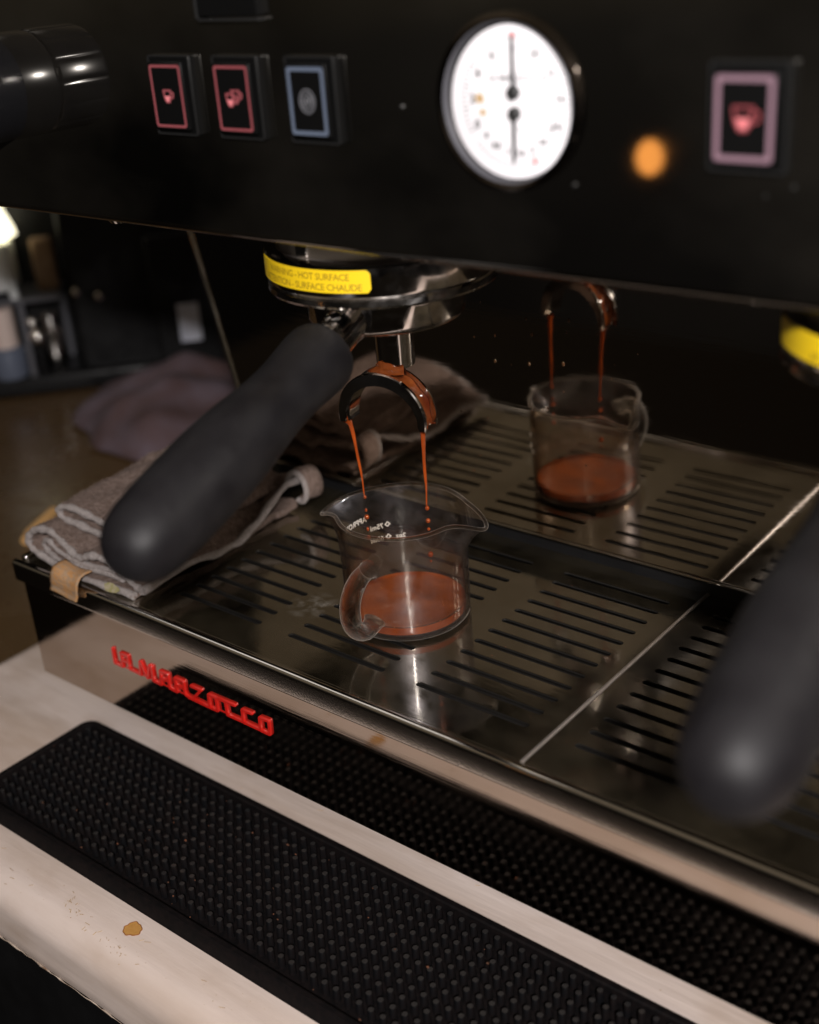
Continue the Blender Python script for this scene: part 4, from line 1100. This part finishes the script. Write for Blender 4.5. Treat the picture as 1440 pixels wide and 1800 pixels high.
    def slope(q, u, v):
        q.z += .35*sin(v*2.6)-1.0*max(0, u-.55)*1.6
        return q
    layer([(-22.6, 2.15), (-24.4, 2.15), (-26.6, 2.25), (-28.0, 2.45), (-28.3, 2.85), (-27.7, 3.15), (-26.0, 3.2), (-24.4, 3.1), (-23.2, 2.8), (-22.3, 2.3)], -11.7, -2.0, th, 'towel_fold', slope, seed=5, hem_right=False)
    # loop at the back right corner
    lp = MB(); 
    def ribbon(i, j):
        a = -PI*.62+i*PI*1.55
        r = .68
        return (-21.35+r*cos(a)*.85+OX, -2.0+j*1.2-.3*i+OY, 1.85+.08*sin(j*5)+r*sin(a)*1.25)
    lp.grid(ribbon, 22, 4); o = part('towel_loop', lp, M['towel'], t, 60)
    part('hem', MB().tube([Vector(ribbon(i/21, 0)) for i in range(22)], .15, 10), M['hem'], o, 60)
    sm = o.modifiers.new('thick', 'SOLIDIFY'); sm.thickness = .18*S; sm.offset = 0
    # green print on the hem
    part('hem_print', MB().prism(blot(0, 0, .55, .22, 0, 8, 18), .012, T(-23.3+OX, -13.08+OY, .52) @ RX(rad(52))), M['moss'], t)
    # tan woven tag hanging over the tray rim
    tg = MB()
    path = [(-12.9, .95), (-13.3, 1.0), (-13.66, .92), (-13.84, .62), (-13.86, .2), (-13.80, -.15), (-13.84, -.42)]
    def tag(i, j):
        k = i*(len(path)-1); a = int(min(k, len(path)-2)); f = k-a
        y = path[a][0]+(path[a+1][0]-path[a][0])*f; z = path[a][1]+(path[a+1][1]-path[a][1])*f
        x = -27.2+2.0*j+.12*sin(i*4)+.25*(1-i)
        return (x+OX, y-.05*sin(j*5+i*2)+OY, z+.06*sin(j*6+1)-.10*j)
    tg.grid(tag, 26, 12); o = part('care_tag', tg, M['tag'], t, 60)
    sm = o.modifiers.new('thick', 'SOLIDIFY'); sm.thickness = .07*S
    return t
towel()

# ------------------------------------------------------------------ things behind, on the brown bench
def mauve():
    poly = [(-70, 18.3), (-65, 15.5), (-60, 13.3), (-54, 14.6), (-51.5, 21), (-55, 28), (-62, 32), (-69.5, 32), (-72.3, 27)]
    cx, cy = -62.5, 22.5
    pol = sorted((math.atan2(y-cy, x-cx), math.hypot(x-cx, y-cy)) for x, y in poly)
    def rr(a):
        for k in range(len(pol)):
            a0, r0 = pol[k]; a1, r1 = pol[(k+1) % len(pol)]
            d = (a1-a0) % (2*PI); e = (a-a0) % (2*PI)
            if e <= d: return r0+(r1-r0)*(.5-.5*cos(PI*e/d))
    def fn(u, v):
        a = 2*PI*u-PI; R_ = rr(a)*(1+.02*sin(5*a)); r = R_*v
        x = r*cos(a); y = r*sin(a)
        hgt = (1-v**4)*(2.2+.9*sin(x*.35+y*.2+1)+.8*sin(x*.4-y*.3)**2+.2*sin(x*1.1+y*.8))+.35
        return (x, y, max(.1, hgt))
    mb = MB().grid(fn, 90, 26, close_u=True)
    o = single('cloth', mb, M['cloth'], 'crumpled mauve cloth with brown coffee marks lying on the brown bench', 'cloth', 60, loc=(cx, cy, -10.2))
    sm = o.modifiers.new('thick', 'SOLIDIFY'); sm.thickness = .2*S
mauve()
BR = rad(48.5)
def at(sx, back, z=-10.2): return (-80.03+sx*cos(BR)-back*sin(BR), 17.23+sx*sin(BR)+back*cos(BR), z)
gr = thing('coffee_grinder', 'tall black coffee grinder standing in the dark behind the machine', 'grinder', at(0, 0), BR)
part('grinder_body', MB().box(7.6, 19, 1, 22, 0, 36, .8), M['black_case'], gr)
part('grinder_base', MB().box(-4, 19.5, -.2, 23, 0, 1.9, .5), M['black_case'], gr)
for x, z in ((8.5, 9.3), (10.5, 8.7)):
    part('knob', MB().lathe([(.001, 1.0), (.35, .9), (.45, .6), (.4, 0)], 20, T(x, 1, z) @ FRONT), M['chrome'], gr)
part('back_plate', MB().box(-6, 7.5, 6, 7, 2, 30, .1), M['black_case'], gr)
bx = thing('storage_box', 'black box with a pale card label behind the machine panel', 'box', at(15.5, -1.2), BR)
part('box_body', MB().box(0, 12, -2.5, 1.0, 0, 14.5, .3), M['black_case'], bx)
part('box_card', MB().box(2.0, 3.9, -2.58, -2.51, 4.6, 8.1, .02), M['card'], bx)
sh = thing('shelf_rack', 'grey metal shelf rack standing left of the black grinder', 'rack', at(0, 0), BR)
part('shelf_board', MB().box(-3, 7.0, -.5, 5.5, 8.95, 9.3, .05), M['grey_metal'], sh)
part('rack_leg', MB().box(3.2, 3.75, -.4, .2, 1.95, 8.95, .05), M['grey_metal'], sh)
part('rack_leg', MB().box(6.4, 6.9, 4.8, 5.4, 1.95, 8.95, .05), M['grey_metal'], sh)
bt = thing('milk_carton', 'white carton with a corner spout standing on the grey shelf', 'carton', at(0, 0, -.88), BR)
part('carton_body', MB().box(-1.2, 3.35, .4, 4, .55, 5.05, .4), M['white_gloss'], bt)
part('carton_spout', MB().lathe([(.001, 0), (.38, .02), (.42, .7)], 16, T(3.1, .2, 0)), M['white_gloss'], bt)
vk = thing('glint_balls', 'pair of small shiny steel balls on a stem, added for bright glints under the grey shelf', 'glint_ball', at(4.5, -.6, -8.3))  # balls and stem put in to catch the flash as glints
part('steel_ball', MB().ball((0, 0, 3.9), .75, n=24), M['bright_chrome'], vk, 80)
part('steel_ball', MB().ball((-.45, 0, 5.2), .5, n=24), M['bright_chrome'], vk, 80)
part('ball_stem', MB().tube([(0, 0, 0), (0, 0, 3.3)], .25, 12), M['black_case'], vk)
single('paper_bag', MB().box(-1.0, 1.0, -.7, .7, 0, 4.8, .35, RZ(BR)), M['kraft'], 'brown kraft paper bag on the grey shelf', 'bag', loc=at(6.0, 2.5, -.88))
ls = thing('shelf_lamp', 'glowing cream lamp shade just above the white carton at the far left', 'lamp', at(1.9, 2.2, 4.2))
part('lamp_shade', MB().lathe([(1.3, 2.8), (2.0, 1.0), (2.15, .3), (1.9, .25)], 24), M['cream_shade'], ls)
part('lamp_stem', MB().lathe([(.001, 0), (.5, 0), (.5, .3), (.2, .4), (.2, 2.6)], 16), M['black_case'], ls)
pc = thing('milk_pitcher', 'small polished steel milk pitcher under the grey shelf', 'pitcher', at(5.4, 2.6, -8.2))
part('pitcher_body', MB().lathe([(.001, 0), (.7, .03), (.85, .3), (1.0, 1.4), (.75, 2.9), (.62, 4.1), (.72, 4.9), (.66, 4.9), (.55, 4.1)], 28), M['chrome'], pc)
part('pitcher_handle', MB().tube([(.7, 0, 3.9), (1.3, 0, 3.6), (1.35, 0, 2.2), (.95, 0, 1.6)], .12, 8), M['chrome'], pc)
jr = thing('tea_tin', 'pale pink tin with a bluish base at the far left under the shelf', 'tin', at(1.4, .6, -8.2))
part('tin_body', MB().lathe([(1.15, 2.9), (1.15, 6.4), (1.0, 6.55), (.001, 6.55)], 28), M['tin_pink'], jr)
part('tin_base', MB().lathe([(.001, 0), (1.5, 0), (1.6, .2), (1.6, 2.6), (1.15, 2.9)], 28), M['tin_blue'], jr)
single('tamper', MB().lathe([(.001, 0), (.55, 0), (.55, .5), (.22, .7), (.2, 1.2), (.42, 1.6), (.38, 2.1), (.001, 2.2)], 24), M['chrome'], 'small polished tamper standing by the mauve cloth', 'tamper', 60, loc=at(19.3, -3.0, -10.2))
single('spoon_handle', MB().tube([(0, 0, 0), (-.4, .8, .1), (-2.0, 4, .2)], [.35, .5, .4], 14), M['wood'], 'pale wooden handle poking out behind the towel', 'spoon', 60, loc=(-51.0, -.7, -9.7))
